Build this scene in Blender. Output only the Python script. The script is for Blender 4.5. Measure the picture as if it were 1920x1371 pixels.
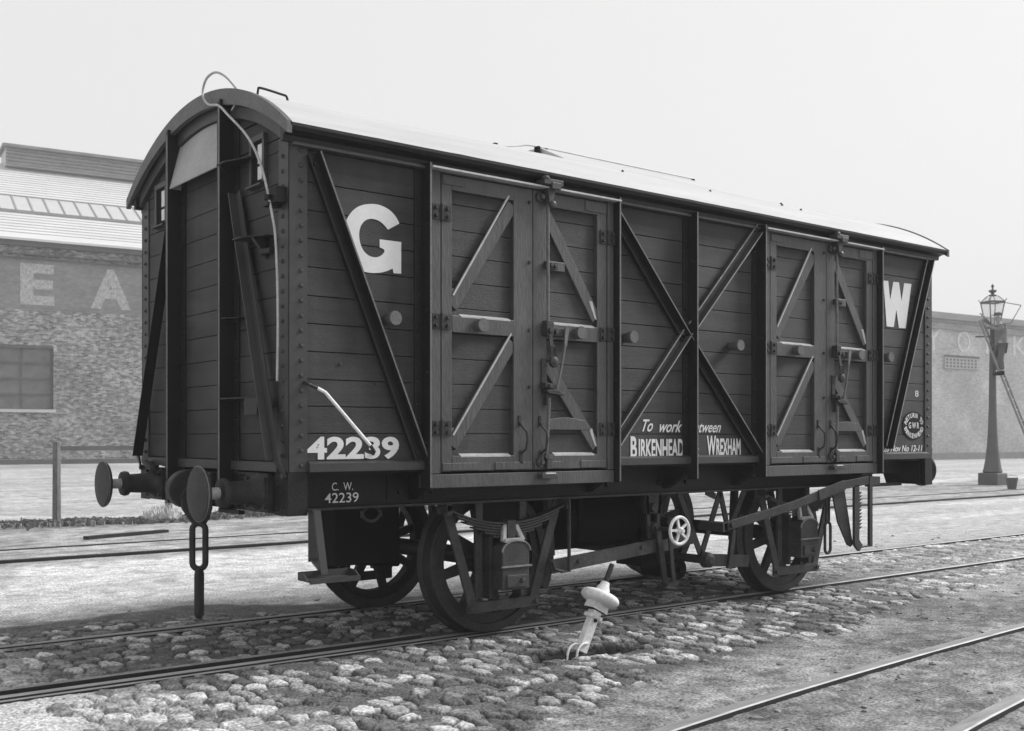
import bpy, math, random
import numpy as np
from mathutils import Vector, Matrix
random.seed(7); rng = np.random.default_rng(7)
R = math.radians
scene = bpy.context.scene
for o in list(bpy.data.objects): bpy.data.objects.remove(o)

# ------------------------------------------------------------------ camera, sky, sun, exposure
cam_d = bpy.data.cameras.new('camera'); cam = bpy.data.objects.new('camera', cam_d)
scene.collection.objects.link(cam); scene.camera = cam
cam.location = (-2.9342, -7.0428, 1.3926)
cam.rotation_euler = (R(90), 0, -0.6672)
cam_d.sensor_fit = 'HORIZONTAL'; cam_d.sensor_width = 36
cam_d.lens = 2046.1 / 1920 * 36
cam_d.shift_y = (818.8 - 685.5) / 1920
cam_d.clip_start = 0.05; cam_d.clip_end = 2000
cam_d.dof.use_dof = True; cam_d.dof.focus_distance = 8.5; cam_d.dof.aperture_fstop = 4.5

SUN = Vector((0.78, -0.22, 0.62)).normalized()
world = bpy.data.worlds.new("World"); scene.world = world; world.use_nodes = True
nt = world.node_tree; nt.nodes.clear()
sky = nt.nodes.new('ShaderNodeTexSky'); sky.sky_type = 'NISHITA'; sky.sun_disc = False
sky.sun_elevation = math.asin(SUN.z); sky.sun_rotation = math.atan2(SUN.x, SUN.y)
sky.dust_density = 6.0; sky.air_density = 1.5
bw = nt.nodes.new('ShaderNodeRGBToBW')
pw = nt.nodes.new('ShaderNodeMath'); pw.operation = 'POWER'; pw.inputs[1].default_value = 0.12
mu = nt.nodes.new('ShaderNodeMath'); mu.operation = 'MULTIPLY'; mu.inputs[1].default_value = 4.62
bg = nt.nodes.new('ShaderNodeBackground'); bg.inputs[1].default_value = 0.13
wo = nt.nodes.new('ShaderNodeOutputWorld')
nt.links.new(sky.outputs[0], bw.inputs[0]); nt.links.new(bw.outputs[0], pw.inputs[0])
nt.links.new(pw.outputs[0], mu.inputs[0]); nt.links.new(mu.outputs[0], bg.inputs[0]); nt.links.new(bg.outputs[0], wo.inputs[0])

sl = bpy.data.lights.new('sun', 'SUN'); sl.energy = 3.4; sl.angle = R(20); sl.color = (1, 1, 1)
so = bpy.data.objects.new('sun', sl); scene.collection.objects.link(so)
so.rotation_euler = SUN.to_track_quat('Z', 'Y').to_euler()
so.location = (10, -10, 15)

scene.view_settings.view_transform = 'Standard'; scene.view_settings.look = 'None'
scene.view_settings.gamma = 1.0; scene.view_settings.use_curve_mapping = False
scene.view_settings.exposure = 0.32
scene.cycles.use_denoising = True
scene.cycles.max_bounces = 6; scene.cycles.volume_bounces = 0

# ------------------------------------------------------------------ materials
def mat(name, base, rough=0.6, var=0.25, scale=6.0, stretch=(1, 1, 1), bump=0.0, bscale=40.0, metallic=0.0, spec=0.5, fine=0.0, attr=None, dirt=0.0, board=0.0):
    m = bpy.data.materials.new(name); m.use_nodes = True
    t = m.node_tree; N = t.nodes; L = t.links
    b = N['Principled BSDF']; b.inputs['Roughness'].default_value = rough; b.inputs['Metallic'].default_value = metallic
    b.inputs['Specular IOR Level'].default_value = spec
    tc = N.new('ShaderNodeTexCoord'); mp = N.new('ShaderNodeMapping'); mp.inputs['Scale'].default_value = stretch
    L.new(tc.outputs['Object'], mp.inputs[0])
    n1 = N.new('ShaderNodeTexNoise'); n1.inputs['Scale'].default_value = scale; n1.inputs['Detail'].default_value = 8; n1.inputs['Roughness'].default_value = 0.65
    L.new(mp.outputs[0], n1.inputs['Vector'])
    mr = N.new('ShaderNodeMapRange'); mr.inputs['From Min'].default_value = 0.3; mr.inputs['From Max'].default_value = 0.7
    mr.inputs['To Min'].default_value = 1 - var; mr.inputs['To Max'].default_value = 1 + var
    L.new(n1.outputs[0], mr.inputs[0]); cur = mr.outputs[0]
    if fine > 0:
        n2 = N.new('ShaderNodeTexNoise'); n2.inputs['Scale'].default_value = bscale; n2.inputs['Detail'].default_value = 5
        L.new(mp.outputs[0], n2.inputs['Vector'])
        m2 = N.new('ShaderNodeMapRange'); m2.inputs['From Min'].default_value = 0.3; m2.inputs['From Max'].default_value = 0.7
        m2.inputs['To Min'].default_value = 1 - fine; m2.inputs['To Max'].default_value = 1 + fine
        L.new(n2.outputs[0], m2.inputs[0]); x = N.new('ShaderNodeMath'); x.operation = 'MULTIPLY'
        L.new(cur, x.inputs[0]); L.new(m2.outputs[0], x.inputs[1]); cur = x.outputs[0]
    if dirt > 0:   # big worn blotches
        n3 = N.new('ShaderNodeTexNoise'); n3.inputs['Scale'].default_value = 1.1; n3.inputs['Detail'].default_value = 6; n3.inputs['Distortion'].default_value = 0.6
        L.new(tc.outputs['Object'], n3.inputs['Vector'])
        m3 = N.new('ShaderNodeMapRange'); m3.inputs['From Min'].default_value = 0.35; m3.inputs['From Max'].default_value = 0.65
        m3.inputs['To Min'].default_value = 1 - dirt; m3.inputs['To Max'].default_value = 1 + dirt
        L.new(n3.outputs[0], m3.inputs[0]); x = N.new('ShaderNodeMath'); x.operation = 'MULTIPLY'
        L.new(cur, x.inputs[0]); L.new(m3.outputs[0], x.inputs[1]); cur = x.outputs[0]
    if board > 0:  # each board takes its own tone, with thin rain streaks running down
        sp = N.new('ShaderNodeSeparateXYZ'); L.new(tc.outputs['Object'], sp.inputs[0])
        dv = N.new('ShaderNodeMath'); dv.operation = 'DIVIDE'; dv.inputs[1].default_value = 0.1655; L.new(sp.outputs[2], dv.inputs[0])
        fl = N.new('ShaderNodeMath'); fl.operation = 'FLOOR'; L.new(dv.outputs[0], fl.inputs[0])
        wn_ = N.new('ShaderNodeTexWhiteNoise'); wn_.noise_dimensions = '1D'; L.new(fl.outputs[0], wn_.inputs['W'])
        m4 = N.new('ShaderNodeMapRange'); m4.inputs['To Min'].default_value = 1 - board; m4.inputs['To Max'].default_value = 1 + board; L.new(wn_.outputs['Value'], m4.inputs[0])
        mp2 = N.new('ShaderNodeMapping'); mp2.inputs['Scale'].default_value = (14, 14, 0.7); L.new(tc.outputs['Object'], mp2.inputs[0])
        n4 = N.new('ShaderNodeTexNoise'); n4.inputs['Scale'].default_value = 1.0; n4.inputs['Detail'].default_value = 5; L.new(mp2.outputs[0], n4.inputs['Vector'])
        m5 = N.new('ShaderNodeMapRange'); m5.inputs['From Min'].default_value = 0.3; m5.inputs['From Max'].default_value = 0.7; m5.inputs['To Min'].default_value = 1 - board * 1.1; m5.inputs['To Max'].default_value = 1 + board * 1.1; L.new(n4.outputs[0], m5.inputs[0])
        for o_ in (m4, m5):
            x = N.new('ShaderNodeMath'); x.operation = 'MULTIPLY'; L.new(cur, x.inputs[0]); L.new(o_.outputs[0], x.inputs[1]); cur = x.outputs[0]
    x = N.new('ShaderNodeMath'); x.operation = 'MULTIPLY'; x.use_clamp = True
    L.new(cur, x.inputs[0]); x.inputs[1].default_value = base
    if attr:
        a = N.new('ShaderNodeAttribute'); a.attribute_name = attr
        L.new(a.outputs['Fac'], x.inputs[1])
    if attr: b.inputs['Specular IOR Level'].default_value = 0.18
    if base < 0.05: b.inputs['Specular IOR Level'].default_value = 0.28
    L.new(x.outputs[0], b.inputs['Base Color'])
    if bump > 0:
        nb = N.new('ShaderNodeTexNoise'); nb.inputs['Scale'].default_value = bscale; nb.inputs['Detail'].default_value = 6
        L.new(mp.outputs[0], nb.inputs['Vector'])
        bp_ = N.new('ShaderNodeBump'); bp_.inputs['Strength'].default_value = bump; bp_.inputs['Distance'].default_value = 0.01
        L.new(nb.outputs[0], bp_.inputs['Height']); L.new(bp_.outputs[0], b.inputs['Normal'])
    return m

M = {}
M['side'] = mat('weathered_grey_planks', 0.034, 0.50, 0.22, 2.2, (1, 1, 9), 0.45, 50, fine=0.22, dirt=0.22, board=0.13)
M['end'] = mat('weathered_grey_end_planks', 0.032, 0.55, 0.26, 3.0, (1, 1, 5), 0.45, 50, fine=0.22, dirt=0.28, board=0.12)
M['frame'] = mat('grey_painted_timber', 0.056, 0.48, 0.20, 5.0, (1, 1, 0.25), 0.40, 60, fine=0.20, dirt=0.16, board=0.05)
M['iron'] = mat('grey_painted_ironwork', 0.046, 0.42, 0.18, 5.0, (1, 1, 1), 0.15, 50, fine=0.08, dirt=0.1)
M['black'] = mat('black_under_van_shade', 0.004, 0.85, 0.35, 8.0, (1, 1, 1), 0.2, 60, fine=0.15)
M['under'] = mat('grimy_underframe_iron', 0.008, 0.55, 0.35, 8.0, (1, 1, 1), 0.3, 60, fine=0.2, dirt=0.2)
M['gear'] = mat('dusty_running_gear_iron', 0.03, 0.55, 0.35, 9.0, (1, 1, 1), 0.35, 60, fine=0.25, dirt=0.2)
M['roof'] = mat('white_lead_roof_canvas', 0.45, 0.75, 0.10, 2.5, (0.3, 3, 1), 0.3, 25, fine=0.03, dirt=0.03)
M['roofdark'] = mat('dark_cornice_and_shaded_iron', 0.013, 0.45, 0.25, 5.0, (0.3, 1, 1), 0.15, 60, fine=0.1)  # also carries painted shade on posts and braces
M['white'] = mat('white_paint', 0.68, 0.6, 0.16, 14.0, (1, 1, 1), 0.25, 60, fine=0.12)
M['letter'] = mat('white_lettering_paint', 0.66, 0.55, 0.06, 9.0, (1, 1, 1), 0.0, 60, fine=0.05)
M['pale'] = mat('pale_metal_and_edges', 0.38, 0.5, 0.2, 12.0, (1, 1, 1), 0.2, 60, fine=0.15)
M['bright'] = mat('bare_bright_steel', 0.55, 0.35, 0.15, 20.0, (1, 1, 1), 0.1, 80, metallic=0.5)
M['hood'] = mat('pale_grey_sheet', 0.3, 0.6, 0.15, 3.0, (1, 1, 1), 0.15, 30, fine=0.08)
M['pane'] = mat('pale_sky_glimpse_pane', 0.55, 0.2, 0.2, 9.0)  # pale tone paints the sky glimpsed through the opening
M['arch'] = mat('worn_grey_arch_board', 0.085, 0.55, 0.2, 5.0, (1, 1, 1), 0.3, 40, fine=0.15)
M['rod'] = mat('rubbed_rod_and_lit_edge', 0.11, 0.4, 0.25, 10.0, (1, 1, 1), 0.2, 60, fine=0.2)  # also paints lit edges of posts, braces and buffer heads
M['stopwood'] = mat('turned_wood_stop', 0.085, 0.6, 0.2, 10.0, (1, 1, 1), 0.3, 60, fine=0.2)
M['lip'] = mat('rubbed_and_lit_edge_metal', 0.20, 0.45, 0.3, 12.0, (1, 1, 1), 0.2, 60, fine=0.2)  # also paints the lit lips of the braces
M['gearlit'] = mat('lit_iron_bars', 0.046, 0.5, 0.35, 9.0, (1, 1, 1), 0.35, 60, fine=0.25, dirt=0.2)  # lighter copy of the gear iron, lit tone put into its colour
M['ladder'] = mat('ladder_wood', 0.22, 0.7, 0.2, 5.0)
M['railtop'] = mat('worn_rail_steel', 0.27, 0.6, 0.35, 3.0, (1, 6, 1), 0.05, 60, metallic=0.35)
M['edge'] = mat('dusty_iron_edge', 0.20, 0.8, 0.25, 9.0, (1, 1, 1), 0.3, 60, fine=0.2)
M['railside'] = mat('rusty_rail_side', 0.02, 0.8, 0.3, 12.0, (1, 1, 1), 0.3, 60)
M['stone'] = mat('cobble_stone', 0.3, 0.75, 0.22, 9.0, (1, 1, 1), 0.7, 55, fine=0.22, attr='tone')
M['soil'] = mat('yard_soil', 0.3, 0.9, 0.34, 5.0, (1, 1, 1), 1.0, 55, fine=0.62, attr='tone')
M['far'] = mat('pale_yard_ground', 0.45, 0.9, 0.14, 0.35, (0.35, 1.6, 1), 0.4, 8, fine=0.12, dirt=0.10)
M['wood'] = mat('weathered_post_timber', 0.14, 0.8, 0.4, 6.0, (3, 3, 0.5), 0.5, 30, fine=0.3)
M['slate'] = mat('pale_slates', 0.58, 0.6, 0.12, 2.0, (0.2, 1, 3), 0.2, 20)
M['glazing'] = mat('roof_glazing', 0.50, 0.35, 0.06, 2.0)
M['darkslat'] = mat('dark_louvre_boards', 0.22, 0.7, 0.3, 3.0, (0.3, 1, 1))
M['ledge'] = mat('stone_ledge', 0.10, 0.8, 0.25, 3.0, (0.5, 1, 1), 0.2, 10)
M['sill'] = mat('pale_stone_sill', 0.5, 0.8, 0.12, 3.0)
M['shutter'] = mat('grey_window_boards', 0.14, 0.6, 0.3, 1.5, (1, 1, 1))
M['lamp'] = mat('lamp_post_paint', 0.085, 0.5, 0.2, 3.0)
M['wallpaint'] = mat('faded_wall_lettering', 0.36, 0.85, 0.25, 4.0, (1, 1, 1), 0.2, 8, fine=0.2)
M['wallpaint2'] = mat('very_faded_wall_lettering', 0.52, 0.85, 0.2, 3.0, (1, 1, 1), 0.2, 8, fine=0.15)
M['cloth'] = mat('dark_cloth', 0.09, 0.9, 0.2, 6.0); M['cloth2'] = mat('grey_cloth', 0.17, 0.9, 0.2, 6.0)
M['skin'] = mat('skin', 0.32, 0.6, 0.08, 8.0)
M['glass'] = mat('lantern_glass', 0.6, 0.1, 0.05, 4.0)
g = M['glass'].node_tree.nodes['Principled BSDF']; g.inputs['Alpha'].default_value = 0.25

def brick_mat(name, c1, c2, mortar, mott, sc=1.0):
    m = bpy.data.materials.new(name); m.use_nodes = True; t = m.node_tree; N = t.nodes; L = t.links
    b = N['Principled BSDF']; b.inputs['Roughness'].default_value = 0.9
    tc = N.new('ShaderNodeTexCoord'); sp = N.new('ShaderNodeSeparateXYZ'); cb = N.new('ShaderNodeCombineXYZ')
    L.new(tc.outputs['Object'], sp.inputs[0]); L.new(sp.outputs[0], cb.inputs[0]); L.new(sp.outputs[2], cb.inputs[1])
    br = N.new('ShaderNodeTexBrick'); br.inputs['Scale'].default_value = sc
    br.inputs['Brick Width'].default_value = 0.24; br.inputs['Row Height'].default_value = 0.08; br.inputs['Mortar Size'].default_value = 0.010
    br.inputs['Color1'].default_value = (c1,) * 3 + (1,); br.inputs['Color2'].default_value = (c2,) * 3 + (1,); br.inputs['Mortar'].default_value = (mortar,) * 3 + (1,)
    L.new(cb.outputs[0], br.inputs['Vector'])
    n = N.new('ShaderNodeTexNoise'); n.inputs['Scale'].default_value = 4.5; n.inputs['Detail'].default_value = 10; n.inputs['Roughness'].default_value = 0.75
    L.new(cb.outputs[0], n.inputs['Vector'])
    r = N.new('ShaderNodeMapRange'); r.inputs['From Min'].default_value = 0.32; r.inputs['From Max'].default_value = 0.68
    r.inputs['To Min'].default_value = 1 - mott; r.inputs['To Max'].default_value = 1 + mott * 1.3
    L.new(n.outputs[0], r.inputs[0])
    n2 = N.new('ShaderNodeTexNoise'); n2.inputs['Scale'].default_value = 0.35; n2.inputs['Detail'].default_value = 4
    L.new(cb.outputs[0], n2.inputs['Vector'])
    r2 = N.new('ShaderNodeMapRange'); r2.inputs['From Min'].default_value = 0.3; r2.inputs['From Max'].default_value = 0.7
    r2.inputs['To Min'].default_value = 0.75; r2.inputs['To Max'].default_value = 1.25
    L.new(n2.outputs[0], r2.inputs[0])
    a = N.new('ShaderNodeMath'); a.operation = 'MULTIPLY'; L.new(r.outputs[0], a.inputs[0]); L.new(r2.outputs[0], a.inputs[1])
    bwn = N.new('ShaderNodeRGBToBW'); L.new(br.outputs[0], bwn.inputs[0])
    c = N.new('ShaderNodeMath'); c.operation = 'MULTIPLY'; L.new(bwn.outputs[0], c.inputs[0]); L.new(a.outputs[0], c.inputs[1])
    L.new(c.outputs[0], b.inputs['Base Color'])
    bu = N.new('ShaderNodeBump'); bu.inputs['Strength'].default_value = 0.4; bu.inputs['Distance'].default_value = 0.02
    L.new(c.outputs[0], bu.inputs['Height']); L.new(bu.outputs[0], b.inputs['Normal'])
    return m
M['brick'] = brick_mat('mottled_hazed_brick', 0.07, 0.34, 0.26, 0.58)  # lightened so part of the distance haze sits in the colour
M['brick2'] = brick_mat('pale_hazed_brick', 0.28, 0.42, 0.38, 0.14)  # paleness holds part of the distance haze in the colour

# ------------------------------------------------------------------ mesh helpers
class MB:
    def __init__(s): s.v = []; s.f = []
    def add(s, vs, fs):
        n = len(s.v); s.v += [tuple(v) for v in vs]; s.f += [tuple(i + n for i in f) for f in fs]; return s
    def box(s, x0, x1, y0, y1, z0, z1):
        v = [(x, y, z) for z in (z0, z1) for y in (y0, y1) for x in (x0, x1)]
        return s.add(v, [(0, 2, 3, 1), (4, 5, 7, 6), (0, 1, 5, 4), (2, 6, 7, 3), (0, 4, 6, 2), (1, 3, 7, 5)])
    def bar(s, p, q, w, h, up=(0, 0, 1), w2=None, h2=None):
        # box from p to q; w across (perpendicular to up), h along up
        p = Vector(p); q = Vector(q); d = (q - p).normalized(); up = Vector(up)
        sd = d.cross(up).normalized(); u = sd.cross(d).normalized()
        w2 = w if w2 is None else w2; h2 = h if h2 is None else h2
        v = []
        for c, ww, hh in ((p, w, h), (q, w2, h2)):
            for a, b in ((-1, -1), (1, -1), (1, 1), (-1, 1)): v.append(c + sd * a * ww / 2 + u * b * hh / 2)
        return s.add(v, [(0, 1, 2, 3), (7, 6, 5, 4), (0, 4, 5, 1), (1, 5, 6, 2), (2, 6, 7, 3), (3, 7, 4, 0)])
    def cyl(s, p, q, r, r2=None, n=16, cap=True):
        p = Vector(p); q = Vector(q); r2 = r if r2 is None else r2
        d = (q - p).normalized(); a = d.orthogonal().normalized(); b = d.cross(a)
        v = []
        for c, rr in ((p, r), (q, r2)):
            for i in range(n):
                t = 2 * math.pi * i / n; v.append(c + a * math.cos(t) * rr + b * math.sin(t) * rr)
        f = [(i, (i + 1) % n, n + (i + 1) % n, n + i) for i in range(n)]
        if cap: f += [tuple(reversed(range(n))), tuple(range(n, 2 * n))]
        return s.add(v, f)
    def tube(s, pts, r, n=8, close=False):
        pts = [Vector(p) for p in pts]; m = len(pts); v = []; prev = None
        rr = r if isinstance(r, (list, tuple)) else [r] * m
        for i, p in enumerate(pts):
            a = pts[(i - 1) % m] if (close or i > 0) else p; b = pts[(i + 1) % m] if (close or i < m - 1) else p
            d = (b - a).normalized()
            if prev is None: u = d.orthogonal().normalized()
            else:
                u = prev - d * prev.dot(d); u = u.normalized() if u.length > 1e-6 else d.orthogonal().normalized()
            prev = u; w = d.cross(u)
            for k in range(n):
                t = 2 * math.pi * k / n; v.append(p + (u * math.cos(t) + w * math.sin(t)) * rr[i])
        f = []
        for i in range(m if close else m - 1):
            j = (i + 1) % m
            for k in range(n): f.append((i * n + k, i * n + (k + 1) % n, j * n + (k + 1) % n, j * n + k))
        if not close: f += [tuple(reversed(range(n))), tuple(range((m - 1) * n, m * n))]
        return s.add(v, f)
    def lathe(s, c, axis, prof, n=24):
        # prof: list of (distance along axis, radius)
        c = Vector(c); d = Vector(axis).normalized(); a = d.orthogonal().normalized(); b = d.cross(a); v = []
        for h, r in prof:
            for i in range(n):
                t = 2 * math.pi * (i + 0.5) / n; v.append(c + d * h + (a * math.cos(t) + b * math.sin(t)) * max(r, 1e-4))
        m = len(prof); f = []
        for i in range(m - 1):
            for k in range(n): f.append((i * n + k, i * n + (k + 1) % n, (i + 1) * n + (k + 1) % n, (i + 1) * n + k))
        f += [tuple(reversed(range(n))), tuple(range((m - 1) * n, m * n))]
        return s.add(v, f)
    def prism(s, poly, plane, a, b):
        # polygon in plane 'xz' (thickness along y), 'yz' (along x), 'xy' (along z)
        def P(u, w, t): return {'xz': (u, t, w), 'yz': (t, u, w), 'xy': (u, w, t)}[plane]
        n = len(poly); v = [P(u, w, a) for u, w in poly] + [P(u, w, b) for u, w in poly]
        f = [tuple(range(n)), tuple(reversed(range(n, 2 * n)))] + [(i, n + i, n + (i + 1) % n, (i + 1) % n) for i in range(n)]
        return s.add(v, f)
    def rivet(s, p, axis, r=0.011, h=0.008):
        return s.lathe(p, axis, [(0, r), (h * 0.6, r * 0.8), (h, r * 0.35)], 8)
    def bolt(s, p, axis, r=0.014, h=0.014):
        return s.lathe(p, axis, [(0, r), (h, r * 0.95)], 6)
    def link(s, c, w, h, r, ax='x', n=8):
        # oblong chain link centred at c, width along ax, height along z
        pts = []; c = Vector(c); A = Vector((1, 0, 0)) if ax == 'x' else (Vector((0, 1, 0)) if ax == 'y' else Vector(ax).normalized())
        rr = w / 2 - r; hh = h / 2 - r - rr
        for i in range(9): t = math.pi * i / 8; pts.append(c + A * rr * math.cos(t) + Vector((0, 0, hh + rr * math.sin(t))))
        for i in range(9): t = math.pi + math.pi * i / 8; pts.append(c + A * rr * math.cos(t) + Vector((0, 0, -hh + rr * math.sin(t))))
        return s.tube(pts, r, n, close=True)

WL = {}
def link(o, parent=None):
    scene.collection.objects.link(o)
    if parent is not None: o.parent = parent
def empty(name, loc, label, cat, group=None, rz=0.0):
    o = bpy.data.objects.new(name, None); link(o); o.location = loc; o.rotation_euler = (0, 0, rz)
    o['label'] = label; o['category'] = cat
    if group: o['group'] = group
    WL[o.name] = Vector(loc); return o
def obj(name, mb, m, parent=None, label=None, smooth=False, bevel=0.0, local=False, kind=None, cat=None, group=None, loc=None):
    off = Vector((0, 0, 0))
    if parent is not None and not local: off = WL[parent.name]
    elif parent is None and loc is not None: off = Vector(loc)
    me = bpy.data.meshes.new(name)
    me.from_pydata([(v[0] - off.x, v[1] - off.y, v[2] - off.z) for v in mb.v], [], mb.f); me.validate()
    import bmesh
    b = bmesh.new(); b.from_mesh(me); bmesh.ops.recalc_face_normals(b, faces=b.faces); b.to_mesh(me); b.free()
    me.materials.append(m)
    if smooth:
        me.polygons.foreach_set('use_smooth', [True] * len(me.polygons))
        try: me.set_sharp_from_angle(angle=R(38))
        except Exception: pass
    o = bpy.data.objects.new(name, me); link(o, parent)
    if parent is None and loc is not None: o.location = loc
    WL[o.name] = WL[parent.name] if (parent is not None and not local) else off
    if bevel > 0:
        md = o.modifiers.new('bevel', 'BEVEL'); md.width = bevel; md.segments = 2; md.limit_method = 'ANGLE'; md.angle_limit = R(40)
    if label: o['label'] = label
    if kind: o['kind'] = kind
    if cat: o['category'] = cat
    if group: o['group'] = group
    return o

def text_verts(body, bold=0.0, shear=0.0, space=1.0):
    c = bpy.data.curves.new('t', 'FONT'); c.body = body; c.size = 1; c.offset = bold; c.shear = shear; c.extrude = 0.0
    c.space_character = space; c.resolution_u = 4; c.fill_mode = 'FRONT'
    o = bpy.data.objects.new('t', c); scene.collection.objects.link(o)
    dg = bpy.context.evaluated_depsgraph_get(); me = bpy.data.meshes.new_from_object(o.evaluated_get(dg))
    v = np.array([tuple(q.co) for q in me.vertices]); f = [tuple(p.vertices) for p in me.polygons]
    bpy.data.objects.remove(o); bpy.data.curves.remove(c); bpy.data.meshes.remove(me)
    return v, f
def put_text(mb, body, x0, x1, z0, z1, y, bold=0.0, shear=0.0, space=1.0):
    v, f = text_verts(body, bold, shear, space)
    lo = v.min(0); hi = v.max(0)
    vs = [(x0 + (q[0] - lo[0]) / (hi[0] - lo[0]) * (x1 - x0), y, z0 + (q[1] - lo[1]) / (hi[1] - lo[1]) * (z1 - z0)) for q in v]
    return mb.add(vs, f)

# ------------------------------------------------------------------ ground
def vnoise(x, y, sc, seed):
    r = np.random.default_rng(seed); T = r.random((256, 256))
    x = x * sc + 57.3; y = y * sc + 31.7
    xi = np.floor(x).astype(int); yi = np.floor(y).astype(int); fx = x - xi; fy = y - yi
    fx = fx * fx * (3 - 2 * fx); fy = fy * fy * (3 - 2 * fy)
    a = T[xi % 256, yi % 256]; b = T[(xi + 1) % 256, yi % 256]; c = T[xi % 256, (yi + 1) % 256]; d = T[(xi + 1) % 256, (yi + 1) % 256]
    return (a * (1 - fx) + b * fx) * (1 - fy) + (c * (1 - fx) + d * fx) * fy
def fbm(x, y, sc, seed, oct=4):
    s = 0; a = 1; t = 0
    for i in range(oct): s = s + a * vnoise(x, y, sc * 2 ** i, seed + i); t += a; a *= 0.55
    return s / t
def sstep(a, b, x): t = np.clip((x - a) / (b - a), 0, 1); return t * t * (3 - 2 * t)
def cobble_edge(X): return np.interp(X, [-4, 0.0, 0.5, 1.2, 2.4, 4.5, 7.7, 12, 30], [-3.6, -3.3, -3.0, -2.75, -2.45, -2.1, -1.62, -1.5, -1.5])
FG = np.array([(-2.5, -4.05), (-1.0, -3.78), (0.80, -3.42), (2.06, -3.28), (3.29, -3.17), (5.03, -3.05), (8.0, -2.93), (14, -2.75), (26, -2.45)])
FG2 = np.array([(-2.0, -5.3), (0.5, -4.56), (1.90, -4.285), (2.91, -4.11), (5.03, -3.95), (8.0, -3.83), (14, -3.65), (26, -3.35)])
def soil_tone(X, Y):
    n = fbm(X, Y, 1.6, 11); n2 = fbm(X, Y, 7.0, 31); n3 = fbm(X, Y, 0.5, 51)
    dark = 0.11 + 0.07 * (n2 - 0.5)
    pale = 0.54 + 0.12 * (n - 0.5)
    grey = 0.21 + 0.22 * (n - 0.5) + 0.16 * (n2 - 0.5)
    edge = cobble_edge(X) + 0.35 * (n - 0.5)
    t = dark.copy()
    # outside the setts: packed grey dirt, nearer the camera
    w = sstep(0.15, -0.15, Y - edge); t = t * (1 - w) + grey * w
    fyy = np.interp(X, FG[:, 0], FG[:, 1]); rut = np.exp(-((Y - fyy + 0.28) / 0.10) ** 2) + np.exp(-((Y - fyy - 0.42) / 0.13) ** 2); t = t * (1 - 0.12 * rut * (n > 0.4)); spk = fbm(X, Y, 11, 141, 3); t = t * (1 - 0.32 * sstep(0.60, 0.70, spk) * w) + 0.08 * sstep(0.60, 0.70, 1 - spk) * w
    # dusty lower left
    w = sstep(-0.4, -1.3, X + 0.25 * (Y + 1.2) + 0.6 * (n - 0.5)) * sstep(0.8, 0.6, Y); t = t * (1 - w) + 0.48 * w
    # beyond the far rail: earth strip, then smooth pale yard
    strip_end = np.interp(X, [-3, -0.5, 0.6, 1.4, 3, 30], [1.75, 1.6, 1.85, 1.2, 0.95, 0.9]) + 0.2 * (n2 - 0.5)
    mott = 0.33 + 0.5 * (n2 - 0.5)
    w = sstep(-0.06, 0.06, Y - strip_end); t = t * (1 - w) + (pale * sstep(0.0, 0.7, Y - strip_end) + mott * (1 - sstep(0.0, 0.7, Y - strip_end))) * w
    # dust spreading over the setts towards the right
    w = sstep(4.5, 8.0, X) * sstep(-2.6, -1.5, Y) * 0.75; t = t * (1 - w) + 0.34 * w
    return np.clip(t, 0.05, 0.75)
def grid_mesh(name, xs, ys, hfun, tfun, m, kind, loc=None):
    X, Y = np.meshgrid(xs, ys); Z = hfun(X, Y); nx = len(xs); ny = len(ys)
    co = np.stack([X.ravel(), Y.ravel(), Z.ravel()], 1).astype(np.float32)
    i = (np.arange(ny - 1)[:, None] * nx + np.arange(nx - 1)[None]).ravel()
    F = np.stack([i, i + 1, i + 1 + nx, i + nx], 1)
    me = bpy.data.meshes.new(name); me.vertices.add(len(co)); me.vertices.foreach_set('co', co.ravel())
    me.loops.add(F.size); me.loops.foreach_set('vertex_index', F.ravel().astype(np.int32))
    me.polygons.add(len(F)); me.polygons.foreach_set('loop_start', (np.arange(len(F)) * 4).astype(np.int32))
    me.polygons.foreach_set('loop_total', np.full(len(F), 4, np.int32)); me.polygons.foreach_set('use_smooth', np.ones(len(F), bool))
    me.update(); me.validate()
    a = me.attributes.new('tone', 'FLOAT', 'POINT'); a.data.foreach_set('value', tfun(X, Y).ravel().astype(np.float32))
    me.materials.append(m); o = bpy.data.objects.new(name, me); link(o); o['kind'] = kind; return o
def base_h(X, Y):
    z = -0.020 + 0.014 * (fbm(X, Y, 1.6, 5) - 0.5) + 0.012 * (fbm(X, Y, 9, 6, 4) - 0.5)
    fy = np.interp(X, FG[:, 0], FG[:, 1]); fy2 = np.interp(X, FG2[:, 0], FG2[:, 1])
    for q in (fy, fy2):
        z = z - 0.040 * np.exp(-((Y - q - 0.065) / 0.030) ** 2)
    # hole round the foot of the points lever
    return z - 0.13 * np.exp(-(((X - 1.95) / 0.50) ** 2 + ((Y + 1.73 + 0.03 * np.sin(X * 7)) / 0.095) ** 2) ** 2)
CW, CL = 0.112, 0.156
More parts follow.
